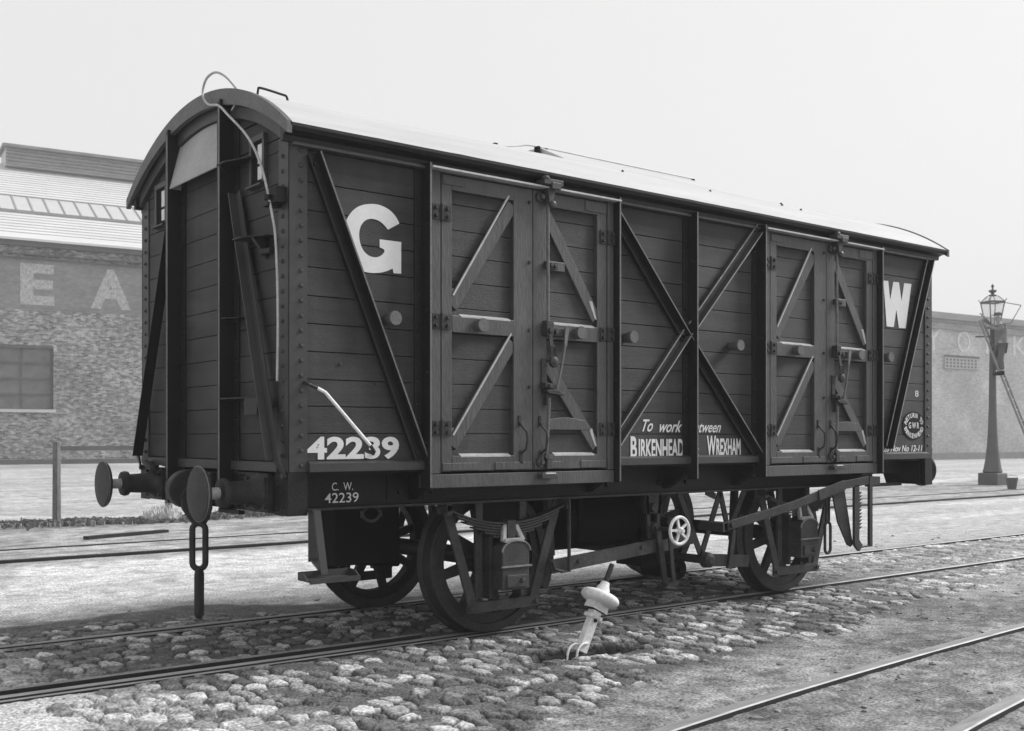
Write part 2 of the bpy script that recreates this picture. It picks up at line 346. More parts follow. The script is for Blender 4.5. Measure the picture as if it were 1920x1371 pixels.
def setts(X, Y):
    # irregular setts laid in rows across the track: edge distance, stone height and tone per cell
    wx = X + 0.032 * (fbm(X, Y, 8, 21, 4) - 0.5) * 2; wy = Y + 0.050 * (fbm(X, Y, 6, 22, 4) - 0.5) * 2
    r = np.random.default_rng(5); J = r.random((512, 128, 5))
    i0 = np.floor(wx / CW).astype(int); F1 = np.full(X.shape, 9.0); F2 = np.full(X.shape, 9.0); H = np.zeros(X.shape); T = np.zeros(X.shape)
    for di in (-1, 0, 1):
        i = i0 + di; yo = wy + CL * 0.5 * (i % 2) + 0.05 * np.sin(i * 1.7); j0 = np.floor(yo / CL).astype(int)
        for dj in (-1, 0, 1):
            j = j0 + dj; q = J[i % 512, j % 128]
            cx = (i + 0.5 + 0.34 * (q[..., 0] - 0.5) * 2) * CW; cy = (j + 0.5 + 0.38 * (q[..., 1] - 0.5) * 2) * CL
            d = np.sqrt(((wx - cx) / CW) ** 2 + ((yo - cy) / CL) ** 2) - 0.22 * q[..., 4]
            new = d < F1; F2 = np.where(new, F1, np.minimum(F2, d)); H = np.where(new, q[..., 2], H); T = np.where(new, q[..., 3], T); F1 = np.where(new, d, F1)
    return F2 - F1, H, T, F1
def paved(X, Y):
    n = fbm(X, Y, 1.2, 77)
    m = sstep(-0.12, 0.25, Y - cobble_edge(X) - 0.5 * (n - 0.5)) * (Y < -0.87) + ((Y > -0.60) & (Y < 0.68)) * 1.0 + sstep(1.7, 0.9, Y + 0.5 * (n - 0.5)) * (Y > 0.84) * 0.7 * sstep(2.0, 0.0, X)
    return m
def rail_dips(X, Y, z):
    for r in (0.7525, -0.7525):
        z = np.where((Y > r + 0.02) & (Y < r + 0.115) if r < 0 else (Y < r - 0.02) & (Y > r - 0.115), np.where(X < 1.35, -0.075, np.minimum(z, -0.028)), z)
        z = np.where((Y < r) & (Y > r - 0.10), np.minimum(z, -0.030), z)
    return z
_cache = {}
def pave_fields(X, Y):
    k = (X.shape, float(X[0, 0]), float(Y[0, 0]))
    if k not in _cache:
        e, H, T, F1 = setts(X, Y); m = paved(X, Y); nz = fbm(X, Y, 38, 41, 3); bury = fbm(X, Y, 1.0, 43, 3)
        up = np.clip((H * 1.25 + (0.5 - bury) * 1.1 - 0.10 - 0.5 * sstep(-0.6, -1.6, X + 0.25 * (Y + 1.2))), 0, 1) * m
        shape = sstep(0.07, 0.26, e + 0.16 * (nz - 0.5))
        _cache[k] = (shape, up, T, nz, F1)
    return _cache[k]
def pave_h(X, Y):
    shape, up, T, nz, F1 = pave_fields(X, Y)
    z = base_h(X, Y) + (shape * 0.024 - 0.006) * sstep(0.0, 0.5, up) * (0.5 + 0.5 * up) - 0.006 * F1 * F1 * (up > 0.1) + 0.005 * (nz - 0.5)
    return rail_dips(X, Y, z)
def pave_tone(X, Y):
    shape, up, T, nz, F1 = pave_fields(X, Y); soil = soil_tone(X, Y) * (0.72 + 0.56 * nz)
    st = 0.11 + 0.40 * T ** 1.8 + np.where(X > 5, 0.10, 0) + sstep(-0.2, -1.6, X) * 0.08
    m = shape * sstep(0.08, 0.42, up)
    n5 = fbm(X, Y, 22, 63, 3); st = st * (0.55 + 0.9 * n5)
    t = soil * (1 - m) + st * m
    gap = (1 - shape) * sstep(0.1, 0.5, up); t = t * (1 - gap * 0.58)
    pit_shade = np.exp(-(((X - 1.95) / 0.52) ** 2 + ((Y + 1.715 + 0.03 * np.sin(X * 7)) / 0.118) ** 2) ** 2); pit_shade = np.clip(pit_shade * 1.5, 0, 1); t = t * (1 - pit_shade) + 0.010 * pit_shade  # near-black tone paints the shade down in the lever hole
    for r in (0.7525, -0.7525):
        g_ = ((Y > r + 0.02) & (Y < r + 0.115)) if r < 0 else ((Y < r - 0.02) & (Y > r - 0.115)); t = np.where(g_, np.where(X < 1.35, 0.03, t * 0.7), t)
    return np.clip(t, 0.008, 0.75)
def fine_ys(y0, y1, st):
    sp = [r + k for r in (-0.7525,) for k in (0.019, 0.021, 0.114, 0.116, -0.099, -0.101)] + [0.7525 + k for k in (-0.019, -0.021, -0.114, -0.116, -0.099, -0.101, 0.0)]
    return np.unique(np.round(np.concatenate([np.arange(y0, y1, st), sp]), 4))
grid_mesh('cobbled_paving', np.arange(-3.2, 6.01, 0.0125), fine_ys(-3.7, 1.75, 0.0125), pave_h, pave_tone, M['soil'], 'structure')
grid_mesh('cobbled_paving', np.arange(6.0, 16.5, 0.028), fine_ys(-3.7, 1.75, 0.022), pave_h, pave_tone, M['soil'], 'structure')
def coarse_h(X, Y):
    inside = (X > -3.15) & (X < 16.4) & (Y > -3.66) & (Y < 1.70); z = base_h(X, Y) - 0.0015
    for r in (0.7525, -0.7525): z = np.where(abs(Y - r) < 0.13, z - 0.05, z)
    return np.where(inside, -0.159, z)
grid_mesh('yard_ground', np.unique(np.round(np.concatenate([np.arange(-8, 16.5, 0.05), np.arange(16.4, 30, 0.15), [-3.2, -3.14, 16.39, 16.41]]), 3)), np.unique(np.round(np.concatenate([np.arange(-6.5, 3.0, 0.035), [-3.67, -3.65, 1.69, 1.71, 3.0]]), 3)), coarse_h, lambda X, Y: soil_tone(X, Y) * (0.8 + 0.4 * fbm(X, Y, 14, 41, 3)), M['soil'], 'structure')
def far_tone(X, Y):
    n = fbm(X * 0.4, Y * 1.6, 0.9, 71); n2 = fbm(X * 0.7, Y * 2.2, 2.5, 81); n3 = fbm(X, Y, 6.0, 91, 3)
    t = 0.55 + 0.10 * (n - 0.5)
    w = sstep(5.3, 5.9, Y) * sstep(11.6, 10.8, Y + 0.4 * (n - 0.5)); t = t * (1 - w) + (0.32 + 0.35 * (n2 - 0.5) + 0.25 * (n3 - 0.5)) * w
    w = np.exp(-((Y - 11.1 - 0.5 * (n - 0.5)) / 0.5) ** 2) * sstep(16, 8, X); t = t * (1 - w) + (0.12 + 0.1 * (n3 - 0.5)) * w
    w = sstep(11.8, 13, Y); t = t * (1 - w) + (0.42 + 0.28 * (n - 0.5) + 0.14 * (n2 - 0.5)) * w
    fl_ = fbm(X, Y, 3.3, 121, 4); t = t * (1 - 0.30 * sstep(0.62, 0.70, fl_)); st_ = fbm(X * 0.35, Y, 0.8, 131, 4); t = t * (1 - 0.16 * sstep(0.54, 0.68, st_))
    w = np.exp(-((Y - 4.2) / 0.8) ** 2) * sstep(7, 10, X) * 0.6; t = t * (1 - w) + 0.28 * w
    return np.clip(t, 0.05, 0.7)
fx = np.concatenate([[-250, -60, -20], np.arange(-12, 42, 0.12), [50, 70, 100, 180, 350]])
fy_ = np.concatenate([[2.97, 3.01], np.arange(3.1, 16, 0.09), np.arange(16, 40, 0.3), [42, 46, 50, 60, 100, 200, 400]])
grid_mesh('yard_ground', fx, fy_, lambda X, Y: -0.024 + 0.010 * (fbm(X, Y, 1.2, 15) - 0.5) * (Y < 30), far_tone, M['soil'], 'structure')
b = MB(); b.box(-260, 360, -200, 410, -0.4, -0.16); obj('subsoil', b, M['far'], kind='structure')

# small loose stones lying in the dirt
def loose_stones():
    import bmesh
    tb = bmesh.new(); bmesh.ops.create_icosphere(tb, subdivisions=1, radius=1.0)
    tv = np.array([v.co[:] for v in tb.verts]); tf = [tuple(v.index for v in f.verts) for f in tb.faces]; tb.free()
    b = MB(); r = np.random.default_rng(8); n = 0
    while n < 520:
        x = r.uniform(-2, 12); y = r.uniform(-4.9, 1.9)
        if y > float(cobble_edge(x)) + 0.2 and r.random() > 0.25: continue
        if min(abs(y + .7525), abs(y - .7525), abs(y - np.interp(x, FG[:, 0], FG[:, 1])), abs(y - np.interp(x, FG2[:, 0], FG2[:, 1]))) < 0.12: continue
        sz = 0.008 + 0.022 * r.random() ** 3; n += 1
        v = tv * (1 + 0.25 * r.normal(0, 1, (len(tv), 1))) * [sz * r.uniform(0.8, 1.6), sz, sz * 0.5]
        a = r.uniform(0, 6.28); c, s_ = math.cos(a), math.sin(a)
        b.add([(x + q[0] * c - q[1] * s_, y + q[0] * s_ + q[1] * c, -0.017 + q[2]) for q in v], tf)
    obj('loose_stones', b, mat('loose_stone', 0.22, 0.85, 0.4, 14.0), kind='stuff', smooth=False)
loose_stones()

# ------------------------------------------------------------------ railway tracks
def rail_mesh(path, w, z, depth, dense=True):
    b = MB(); pts = [Vector((p[0], p[1], 0)) for p in path]; prof = [(-w / 2, z - 0.006), (-w / 2 + 0.008, z), (w / 2 - 0.008, z), (w / 2, z - 0.006), (w / 2, z - depth), (-w / 2, z - depth)]
    v = []
    for i, p in enumerate(pts):
        d = (pts[min(i + 1, len(pts) - 1)] - pts[max(i - 1, 0)]).normalized(); nrm = Vector((-d.y, d.x, 0))
        for a, zz in prof: v.append((p.x + nrm.x * a, p.y + nrm.y * a, zz))
    k = len(prof); f = []
    for i in range(len(pts) - 1):
        for j in range(k): f.append((i * k + j, i * k + (j + 1) % k, (i + 1) * k + (j + 1) % k, (i + 1) * k + j))
    f += [tuple(range(k)), tuple(range((len(pts) - 1) * k, len(pts) * k))]
    return b.add(v, f)
def two_tone(o, zmin):
    o.data.materials.append(M['railside'])
    for p in o.data.polygons:
        if p.normal.z < 0.3: p.material_index = 1
t = empty('railway_track', (3, 0, 0), 'straight pair of worn rails sunk in cobbles under the goods van', 'track')
for y in (-0.7525, 0.7525):
    i_ = 1 if y < 0 else -1
    o = obj('rail', rail_mesh([(-12, y), (60, y)], 0.050, 0.0, 0.14), M['railtop'], t); two_tone(o, 0)
    o = obj('edging_strip', rail_mesh([(-12, y - 0.060), (4.2, y - 0.060)], 0.022, -0.010, 0.12), M['railtop'], t); two_tone(o, 0)
    o = obj('check_strip', rail_mesh([(-12, y + i_ * 0.132), (1.3, y + i_ * 0.132)], 0.040, 0.010 if y < 0 else -0.004, 0.12), M['edge'], t); two_tone(o, 0)
def smooth_path(P, n=60):
    xs_ = np.linspace(P[0, 0], P[-1, 0], n); c = np.interp(xs_, P[:, 0], P[:, 1])
    for _ in range(3): c[1:-1] = (c[:-2] + 2 * c[1:-1] + c[2:]) / 4
    return list(zip(xs_, c))
t = empty('railway_track', (3, -3.6, 0), 'curving worn rails in the dirt crossing the bottom right foreground', 'track')
for P in (FG, FG2):
    o = obj('rail', rail_mesh(smooth_path(P), 0.086, 0.010, 0.14), M['railtop'], t); two_tone(o, 0)
t = empty('railway_track', (8, 6.7, 0), 'thin dark rails set in the pale yard behind the goods van', 'track')
for y in (6.02, 7.5):
    o = obj('rail', rail_mesh([(-20, y + 0.05), (60, y - 0.05)], 0.065, 0.012 if y < 7 else -0.012, 0.14), M['railside'], t)

# ------------------------------------------------------------------ goods van
S = -1.214      # outer face of near side planking
L_ = 6.85; HW = 1.214; ZE = 3.165; ZB = 1.183
van = empty('goods_van', (3.42, 0, 0), 'large grey wooden railway goods van numbered 42239 standing on the cobbled track', 'railway van')
def part(name, mb, m, parent=van, **k): return obj(name, mb, m, parent, **k)

def rz(y, base=3.203, rise=0.44, half=1.335):   # roof arc height
    Rr = (half ** 2 + rise ** 2) / (2 * rise); return base + rise - (Rr - math.sqrt(max(Rr * Rr - y * y, 0)))
# core box so nothing shows through
b = MB()
poly = [(-HW + 0.03, 1.185)] + [(y, rz(y) - 0.05) for y in np.linspace(-HW + 0.03, HW - 0.03, 17)] + [(HW - 0.03, 1.185)]
b.prism(poly, 'yz', 0.03, L_ - 0.03); part('inner_body', b, M['under'])
# side planking, both sides
zs = [1.244, 1.411, 1.573, 1.733, 1.898, 2.064, 2.23, 2.40, 2.567, 2.736, 2.902, 3.093, 3.17]
for s in (1, -1):
    b = MB()
    for i in range(len(zs) - 1):
        x0 = 0.01; off = 0.0
        y0 = S + rng.uniform(0.0, 0.0025); b.box(x0, L_ - 0.01, y0 * s, -1.185 * s, zs[i] + 0.0028, zs[i + 1] - 0.0028)
    part('side_planking', b, M['side'], bevel=0.002)
    b = MB(); b.prism([(S - 0.04, 1.183), (S - 0.04, 1.232), (S - 0.012, 1.246), (-1.16, 1.246), (-1.16, 1.183)], 'yz', 0.11, 0.93) if s == 1 else b.box(0.11, 6.74, 1.16, 1.25, 1.183, 1.246)
    if s == 1:
        for x0, x1 in ((2.61, 4.21), (5.90, 6.74)): part('bottom_rail', MB().prism([(S - 0.04, 1.183), (S - 0.04, 1.232), (S - 0.012, 1.246), (-1.16, 1.246), (-1.16, 1.183)], 'yz', x0, x1), M['iron'])
    part('bottom_rail', b, M['iron'])
# end planking, both ends, clipped by the roof arc
for e in (0, 1):
    b = MB()
    for i in range(len(zs) - 1):
        b.box(0.0 if e == 0 else L_ - 0.03, 0.03 if e == 0 else L_, -1.19, 1.19, zs[i] + 0.002, zs[i + 1] - 0.002)
    ztop = [3.17, 3.33, 3.49]
    for z0, z1 in ((3.17, 3.33), (3.33, 3.48), (3.48, 3.60)):
        hw = 1.19
        while rz(hw) - 0.02 < z0 + 0.02 and hw > 0.1: hw -= 0.01
        pl = [(-hw, z0 + 0.0045), (hw, z0 + 0.0045)] + [(y, min(z1 - 0.0045, rz(y) - 0.02)) for y in np.linspace(hw, -hw, 15)]
        b.prism(pl, 'yz', 0.0 if e == 0 else L_ - 0.03, 0.03 if e == 0 else L_)
    part('end_planking', b, M['end'], bevel=0.002)
    b = MB(); x0, x1 = (-0.03, 0.02) if e == 0 else (L_ - 0.02, L_ + 0.03); b.box(x0, x1, -1.10, 1.10, 1.183, 1.240); part('bottom_rail', b, M['iron'])
# corner plates with rivets
zr = np.arange(1.22, 3.08, 0.0885)
for e in (0, 1):
    for s in (-1, 1):
        b = MB(); xo = -0.008 if e == 0 else L_ + 0.008; sx = 1 if e == 0 else -1
        ys_ = s * (HW + 0.008)
        b.box(*sorted((xo, xo + sx * 0.118)), *sorted((ys_, s * (HW - 0.002))), 1.183, 3.16)
        b.box(*sorted((xo, xo + sx * 0.012)), *sorted((ys_ - s * 0.0002, s * (HW - 0.13))), 1.183, 3.16)
        for z in zr:
            b.rivet((xo + sx * 0.075, ys_, z), (0, s, 0), 0.0145, 0.014)
            b.rivet((xo, s * (HW - 0.075), z - 0.03), (-sx, 0, 0), 0.0145, 0.014)
        part('corner_plate', b, M['iron'], smooth=False)
        b = MB(); b.box(*sorted((xo - sx * 0.008, xo + sx * 0.118)), *sorted((ys_, s * (HW - 0.03))), 0.925, 1.181)
        b.box(*sorted((xo - sx * 0.008, xo)), *sorted((s * (HW - 0.03), s * (HW - 0.16))), 0.925, 1.181)
        for z, y in ((1.06, 1.13), (0.98, 1.15), (0.96, 1.09), (1.10, 1.09)): b.rivet((xo - sx * 0.008, s * y, z), (-sx, 0, 0), 0.013, 0.011)
        part('corner_gusset', b, M['under'])

# roof
b = MB(); n = 40
ya = np.linspace(-1.335, 1.335, n); v = []; xs_ = np.linspace(-0.07, L_ + 0.10, 24)
for x in xs_:
    for y in ya: v.append((x, y, rz(y) + 0.0025 * math.sin(x * 9 + y * 2)))
    for y in reversed(ya): v.append((x, y * 0.985, rz(y * 0.985) - 0.022))
m2 = 2 * n; f = []
for i in range(len(xs_) - 1):
    for k in range(m2): f.append((i * m2 + k, i * m2 + (k + 1) % m2, (i + 1) * m2 + (k + 1) % m2, (i + 1) * m2 + k))
for i in (0, len(xs_) - 1):
    for k in range(n - 1): f.append((i * m2 + k, i * m2 + k + 1, i * m2 + m2 - 2 - k, i * m2 + m2 - 1 - k))
b.add(v, f); roof = part('roof', b, M['roof'], smooth=True)
# end arch boards
for x0, x1 in ((-0.085, -0.052), (L_ + 0.08, L_ + 0.112)):
    b = MB(); ya = np.linspace(-1.345, 1.345, 36)
    pl = [(y, rz(y) + 0.010) for y in ya] + [(y, rz(y) - 0.095 + 0.035 * (abs(y) / 1.345) ** 3) for y in reversed(ya)]
    for i in range(35):
        q = [pl[i], pl[i + 1], pl[71 - i - 1], pl[71 - i]]; b.prism(q, 'yz', x0, x1)
    # drop duplicated inner faces by leaving the strip closed; thin enough not to matter
    part('roof_arch_board', b, M['arch'], roof)
b = MB()
ya = np.linspace(-1.2, 1.2, 25)
for i in range(24):
    b.prism([(ya[i], rz(ya[i]) - 0.05), (ya[i + 1], rz(ya[i + 1]) - 0.05), (ya[i + 1], rz(ya[i + 1]) - 0.17), (ya[i], rz(ya[i]) - 0.17)], 'yz', -0.035, -0.002)
part('end_top_rail', b, M['iron'])
# cornice mouldings
for s in (-1, 1):
    b = MB()
    prof = [(1.214, 3.115), (1.245, 3.115), (1.25, 3.148), (1.285, 3.160), (1.325, 3.160), (1.345, 3.182), (1.345, 3.2), (1.31, 3.212), (1.214, 3.20)]
    b.prism([(s * y, z) for y, z in prof], 'yz', -0.06, L_ + 0.09)
    part('cornice', b, M['roofdark'])
    b = MB(); b.box(0.0, L_, *sorted((s * 1.216, s * 1.262)), 3.098, 3.1145); part('cornice_bead', b, M['frame'])

# vertical angle-iron posts on the near side (flange with rivets + projecting web)
def side_post(xw, fl, z0=1.06, z1=3.13, top_curve=False, side=-1):
    b = MB(); s = side
    b.box(*sorted((xw, xw - fl)), *sorted((s * 1.215, s * 1.224)), 1.19, z1 - 0.03)
    b.box(xw - 0.006, xw + 0.006, *sorted((s * 1.2145, s * 1.316)), z0, z1)
    for z in np.arange(1.24, z1 - 0.07, 0.088): b.rivet((xw - fl * 0.55, s * 1.224, z), (0, s, 0), 0.010, 0.009)
    for z in (1.35, 1.8, 2.2, 2.75): b.rivet((xw - 0.006, s * 1.28, z), (-1, 0, 0), 0.010, 0.008)
    return b
for s in (-1, 1):
    for xw, fl in ((0.925, 0.062), (2.575, 0.05), (3.40, 0.062), (4.225, 0.062), (5.885, 0.05)):
        sp_ = part('side_post', side_post(xw, fl, side=s), M['roofdark'], label='dark angle-iron post standing proud of the planks')  # dark colour paints the shade on the projecting web
        b = MB(); b.box(xw - 0.0065, xw + 0.0065, *sorted((s * 1.3162, s * 1.3192)), 1.07, 3.125); part('lit_edge', b, M['rod'], sp_)  # pale strip paints the lit leading edge of the web
# diagonal channel braces
def brace_side(p, q, flip, side=-1):
    # p,q = (x,z) ends of the lip line; flange lies to one side of it
    b = MB(); s = side
    P = Vector((p[0], s * 1.221, p[1])); Q = Vector((q[0], s * 1.221, q[1])); d = (Q - P).normalized()
    nrm = Vector((-d.z, 0, d.x)) * flip
    off = nrm * 0.034
    b.bar(P + off, Q + off, 0.066, 0.012, (0, 1, 0))
    Pl = Vector((p[0], s * 1.250, p[1])); Ql = Vector((q[0], s * 1.250, q[1]))
    b.bar(Pl, Ql, 0.010, 0.070, (0, 1, 0))
    Pm = Pl + nrm * 0.066; Qm = Ql + nrm * 0.066; Pm.y = Qm.y = s * 1.238
    b.bar(Pm, Qm, 0.008, 0.030, (0, 1, 0))
    for t_ in (0.03, 0.97): c = P.lerp(Q, t_) + off; b.bolt((c.x, s * 1.227, c.z), (0, s, 0), 0.014, 0.014)
    return b
braces = [((0.165, 3.08), (0.93, 1.25), 'd'), ((2.61, 3.03), (3.42, 2.11), 'd'), ((3.43, 2.11), (4.24, 1.24), 'd'),
          ((2.585, 1.30), (3.38, 2.19), 'l'), ((3.42, 2.22), (4.24, 3.09), 'l'), ((6.10, 1.28), (6.80, 3.10), 'l')]
for s in (-1, 1):
    for p, q, k in braces:
        flip = -1 if k == 'd' else 1
        br_ = part('diagonal_brace', brace_side(p, q, flip, s), M['roofdark'] if k == 'd' or p[0] > 6 else M['frame'])  # shaded braces coloured dark, lit ones light
        d = (Vector((q[0], 0, q[1])) - Vector((p[0], 0, p[1]))).normalized(); nn = Vector((-d.z, 0, d.x)) * flip
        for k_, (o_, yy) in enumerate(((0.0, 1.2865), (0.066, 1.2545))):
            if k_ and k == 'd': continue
            b = MB(); b.bar((p[0] + nn.x * o_, s * yy, p[1] + nn.z * o_), (q[0] + nn.x * o_, s * yy, q[1] + nn.z * o_), 0.0105, 0.003, (0, 1, 0)); part('lit_lip', b, M['rod'] if k == 'd' else M['lip'], br_)  # pale strips paint the light caught along the brace lips

# doors --------------------------------------------------------------
def planks(b, x0, x1, z0, z1, y, y2):
    z = [z0] + [q for q in zs if z0 + 0.03 < q < z1 - 0.03] + [z1]
    for i in range(len(z) - 1): b.box(x0, x1, *sorted((y, y2)), z[i] + 0.0022, z[i + 1] - 0.0022)
def diag(b, p0, p1, w, y, y2):
    P = Vector((p0[0], (y + y2) / 2, p0[1])); Q = Vector((p1[0], (y + y2) / 2, p1[1]))
    b.bar(P, Q, w, abs(y2 - y), (0, 1, 0))
FY = -1.266
def door_pair(xa, xb, white_first, s=-1):
    # xa..xb outer edges of frame
    k = (xb - xa) / 1.635
    X = lambda u: xa + (u - 0.94) * k
    sg = lambda y: y if s == -1 else -y
    fr = MB()
    fr.box(X(0.94), X(1.034), *sorted((sg(FY), sg(-1.216))), 1.155, 3.125)
    fr.box(X(2.497), X(2.558), *sorted((sg(FY), sg(-1.216))), 1.155, 3.125)
    fr.box(X(0.94), X(2.558), *sorted((sg(FY - 0.004), sg(-1.15))), 1.062, 1.150)
    part('door_frame', fr, M['frame'], bevel=0.003)
    d = MB(); d.prism([(sg(-1.216), 3.135), (sg(-1.335), 3.105), (sg(-1.335), 3.093), (sg(-1.216), 3.098)], 'yz', X(0.93), X(2.575))
    part('drip_strip', d, M['pale'])
    for lf in (0, 1):
        x0, x1 = (X(1.042), X(1.797)) if lf == 0 else (X(1.803), X(2.489))
        leaf = MB(); planks(leaf, x0 + 0.02, x1 - 0.02, 1.20, 3.06, sg(-1.232), sg(-1.217))
        dr = part('door', leaf, M['side'], bevel=0.002)
        f = MB(); y0, y1 = sg(FY + 0.002), sg(-1.229)
        sw_out = 0.082; sw_in = 0.165 if lf == 0 else 0.118
        if lf == 0: xs0 = (x0, x0 + sw_out); xs1 = (x1 - sw_in, x1)
        else: xs0 = (x0, x0 + sw_in); xs1 = (x1 - 0.092, x1)
        A = (xs0[1], xs1[0])
        for xx in (xs0, xs1): f.box(xx[0], xx[1], *sorted((y0, y1)), 1.166, 3.082)
        pr = sg(FY + 0.0005)
        f.box(A[0], A[1], *sorted((pr, y1)), 2.985, 3.080)             # top rail
        f.box(A[0], A[1], *sorted((pr, y1)), 1.168, 1.268)             # bottom rail
        f.box(A[0], A[1], *sorted((pr, y1)), 2.068, 2.178)             # middle rail
        if lf == 0:
            diag(f, (A[0] + 0.005, 2.235), (A[1] - 0.005, 2.955), 0.085, sg(FY + 0.006), y1)
            diag(f, (A[0] + 0.005, 1.33), (A[1] - 0.005, 2.03), 0.085, sg(FY + 0.006), y1)
        else:
            diag(f, (A[0] + 0.005, 2.93), (A[1] - 0.005, 2.235), 0.085, sg(FY + 0.006), y1)
            diag(f, (A[0] + 0.005, 1.90), (A[1] - 0.005, 1.32), 0.085, sg(FY + 0.006), y1)
            f.box(A[0], A[0] + 0.17, *sorted((sg(FY + 0.003), y1)), 2.545, 2.61)
            ar = [(A[0], 1.44)] + [(A[0] + 0.42 * t_, 1.44) for t_ in (0.5, 1)] + [(A[0] + 0.36 - 0.36 * t_, 1.505 + 0.022 * math.sin(math.pi * t_)) for t_ in np.linspace(0, 1, 8)]
            f.prism(ar, 'xz', sg(FY + 0.003), y1)
        f.box(x0 + 0.006, A[0] + 0.20 if lf == 0 else A[0] + 0.13, *sorted((sg(FY - 0.006), sg(FY))), 1.172, 1.222)
        f.box(A[1] - 0.16, x1 - 0.006, *sorted((sg(FY - 0.006), sg(FY))), 1.172, 1.222)
        f.box(x0 + 0.006, A[0] + 0.10, *sorted((sg(FY - 0.006), sg(FY))), 3.015, 3.076) if lf == 0 else f.box(A[1] - 0.12, x1 - 0.006, *sorted((sg(FY - 0.006), sg(FY))), 3.0, 3.076)
        part('door_framing', f, M['frame'], dr, bevel=0.004)
        # splays: the chamfered top edges of rails, in a pale tone
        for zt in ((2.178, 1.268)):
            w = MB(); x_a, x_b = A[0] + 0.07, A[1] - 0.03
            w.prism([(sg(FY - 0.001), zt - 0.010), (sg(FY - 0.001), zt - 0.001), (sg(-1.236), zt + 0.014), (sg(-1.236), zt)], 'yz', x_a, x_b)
            part('rail_splay', w, M['pale'], dr, label='pale sloping ledge on top of a door rail')
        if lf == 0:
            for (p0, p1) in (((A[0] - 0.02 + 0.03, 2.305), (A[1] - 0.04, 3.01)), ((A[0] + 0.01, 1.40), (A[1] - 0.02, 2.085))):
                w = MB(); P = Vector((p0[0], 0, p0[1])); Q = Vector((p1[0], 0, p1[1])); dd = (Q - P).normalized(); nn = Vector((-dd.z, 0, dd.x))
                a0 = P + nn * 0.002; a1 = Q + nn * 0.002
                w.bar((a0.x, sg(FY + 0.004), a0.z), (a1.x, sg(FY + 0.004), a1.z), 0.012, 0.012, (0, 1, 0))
                part('brace_chamfer', w, M['pale'], dr, label='pale chamfer along a door brace')  # pale strip along the upper edge of the brace
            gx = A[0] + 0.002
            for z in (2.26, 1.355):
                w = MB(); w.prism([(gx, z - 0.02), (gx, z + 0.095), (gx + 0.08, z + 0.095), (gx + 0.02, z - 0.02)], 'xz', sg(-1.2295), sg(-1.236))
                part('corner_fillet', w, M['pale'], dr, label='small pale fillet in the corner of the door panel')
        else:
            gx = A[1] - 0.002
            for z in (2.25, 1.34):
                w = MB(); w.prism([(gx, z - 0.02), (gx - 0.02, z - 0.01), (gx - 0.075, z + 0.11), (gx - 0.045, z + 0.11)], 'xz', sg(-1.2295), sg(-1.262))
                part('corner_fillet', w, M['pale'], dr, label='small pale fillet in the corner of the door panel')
        # hinges
        hx = X(1.038) if lf == 0 else X(2.493)
        for z in (2.833, 2.132, 1.448):
            h = MB(); h.box(hx - 0.072, hx - 0.010, *sorted((sg(FY - 0.008), sg(FY))), z - 0.052, z + 0.047)
            h.box(hx + 0.010, hx + 0.072, *sorted((sg(FY - 0.008), sg(FY))), z - 0.052, z + 0.047)
            h.cyl((hx, sg(FY - 0.008), z - 0.052), (hx, sg(FY - 0.008), z + 0.050), 0.011, n=8)
            for dx in (-0.045, 0.045):
                for dz in (-0.027, 0.024): h.bolt((hx + dx, sg(FY - 0.008), z + dz), (0, s, 0), 0.013, 0.014)
            part('hinge', h, M['gear'], dr, bevel=0.001)
        # bolts down the meeting stile
        if lf == 0:
            h = MB()
            for z in (2.99, 2.58, 2.12, 1.73): h.bolt((x1 - 0.032, sg(FY), z), (0, s, 0), 0.013, 0.012)
            part('bolt_row', h, M['gear'], dr)
        # grab handles low on both leaves
        hxx = (x1 - 0.115) if lf == 0 else (x0 + 0.055)
        h = MB()
        h.box(hxx - 0.011, hxx + 0.011, *sorted((sg(FY - 0.006), sg(FY))), 1.465, 1.535)
        h.box(hxx - 0.000, hxx + 0.024, *sorted((sg(FY - 0.006), sg(FY))), 1.21, 1.30)
        h.tube([(hxx, sg(FY - 0.005), 1.49), (hxx + 0.002, sg(FY - 0.03), 1.46), (hxx + 0.022, sg(FY - 0.05), 1.425), (hxx + 0.03, sg(FY - 0.05), 1.37), (hxx + 0.022, sg(FY - 0.045), 1.31), (hxx + 0.008, sg(FY - 0.006), 1.275)], 0.0085, 8)
        part('grab_handle', h, M['gear'], dr, smooth=True)
        if lf == 1:
            # locking bar gear beside the meeting stile
            bx = X(1.905); Y = sg(-1.30)
            h = MB()
            h.box(bx - 0.085, bx + 0.085, *sorted((sg(-1.365), sg(-1.27))), 3.112, 3.150); h.lathe((bx - 0.06, sg(-1.345), 3.15), (0, 0, 1), [(0, 0.03), (0.02, 0.022)], 10); h.box(bx - 0.02, bx + 0.06, *sorted((sg(-1.372), sg(-1.34))), 3.085, 3.13)
            h.prism([(bx - 0.03, 3.13), (bx + 0.05, 3.13), (bx + 0.022, 2.99), (bx - 0.01, 2.99)], 'xz', sg(-1.33), sg(-1.27))
            h.lathe((bx - 0.052, sg(FY), 3.035), (0, s, 0), [(0, 0.036), (0.02, 0.034), (0.028, 0.02), (0.05, 0.018)], 14)
            h.lathe((bx + 0.018, sg(-1.32), 2.985), (0, s, 0), [(0, 0.030), (0.022, 0.026), (0.03, 0.012)], 12)
            part('top_catch', h, M['iron'], dr, bevel=0.003)
            h = MB(); h.tube([(bx, Y, 2.99), (bx, Y, 2.19)], 0.011, 8); h.tube([(bx + 0.012, Y, 1.66), (bx + 0.002, Y, 1.48), (bx - 0.014, Y, 1.27)], 0.011, 8)
            part('locking_bar', h, M['rod'], dr, smooth=True)
            h = MB()
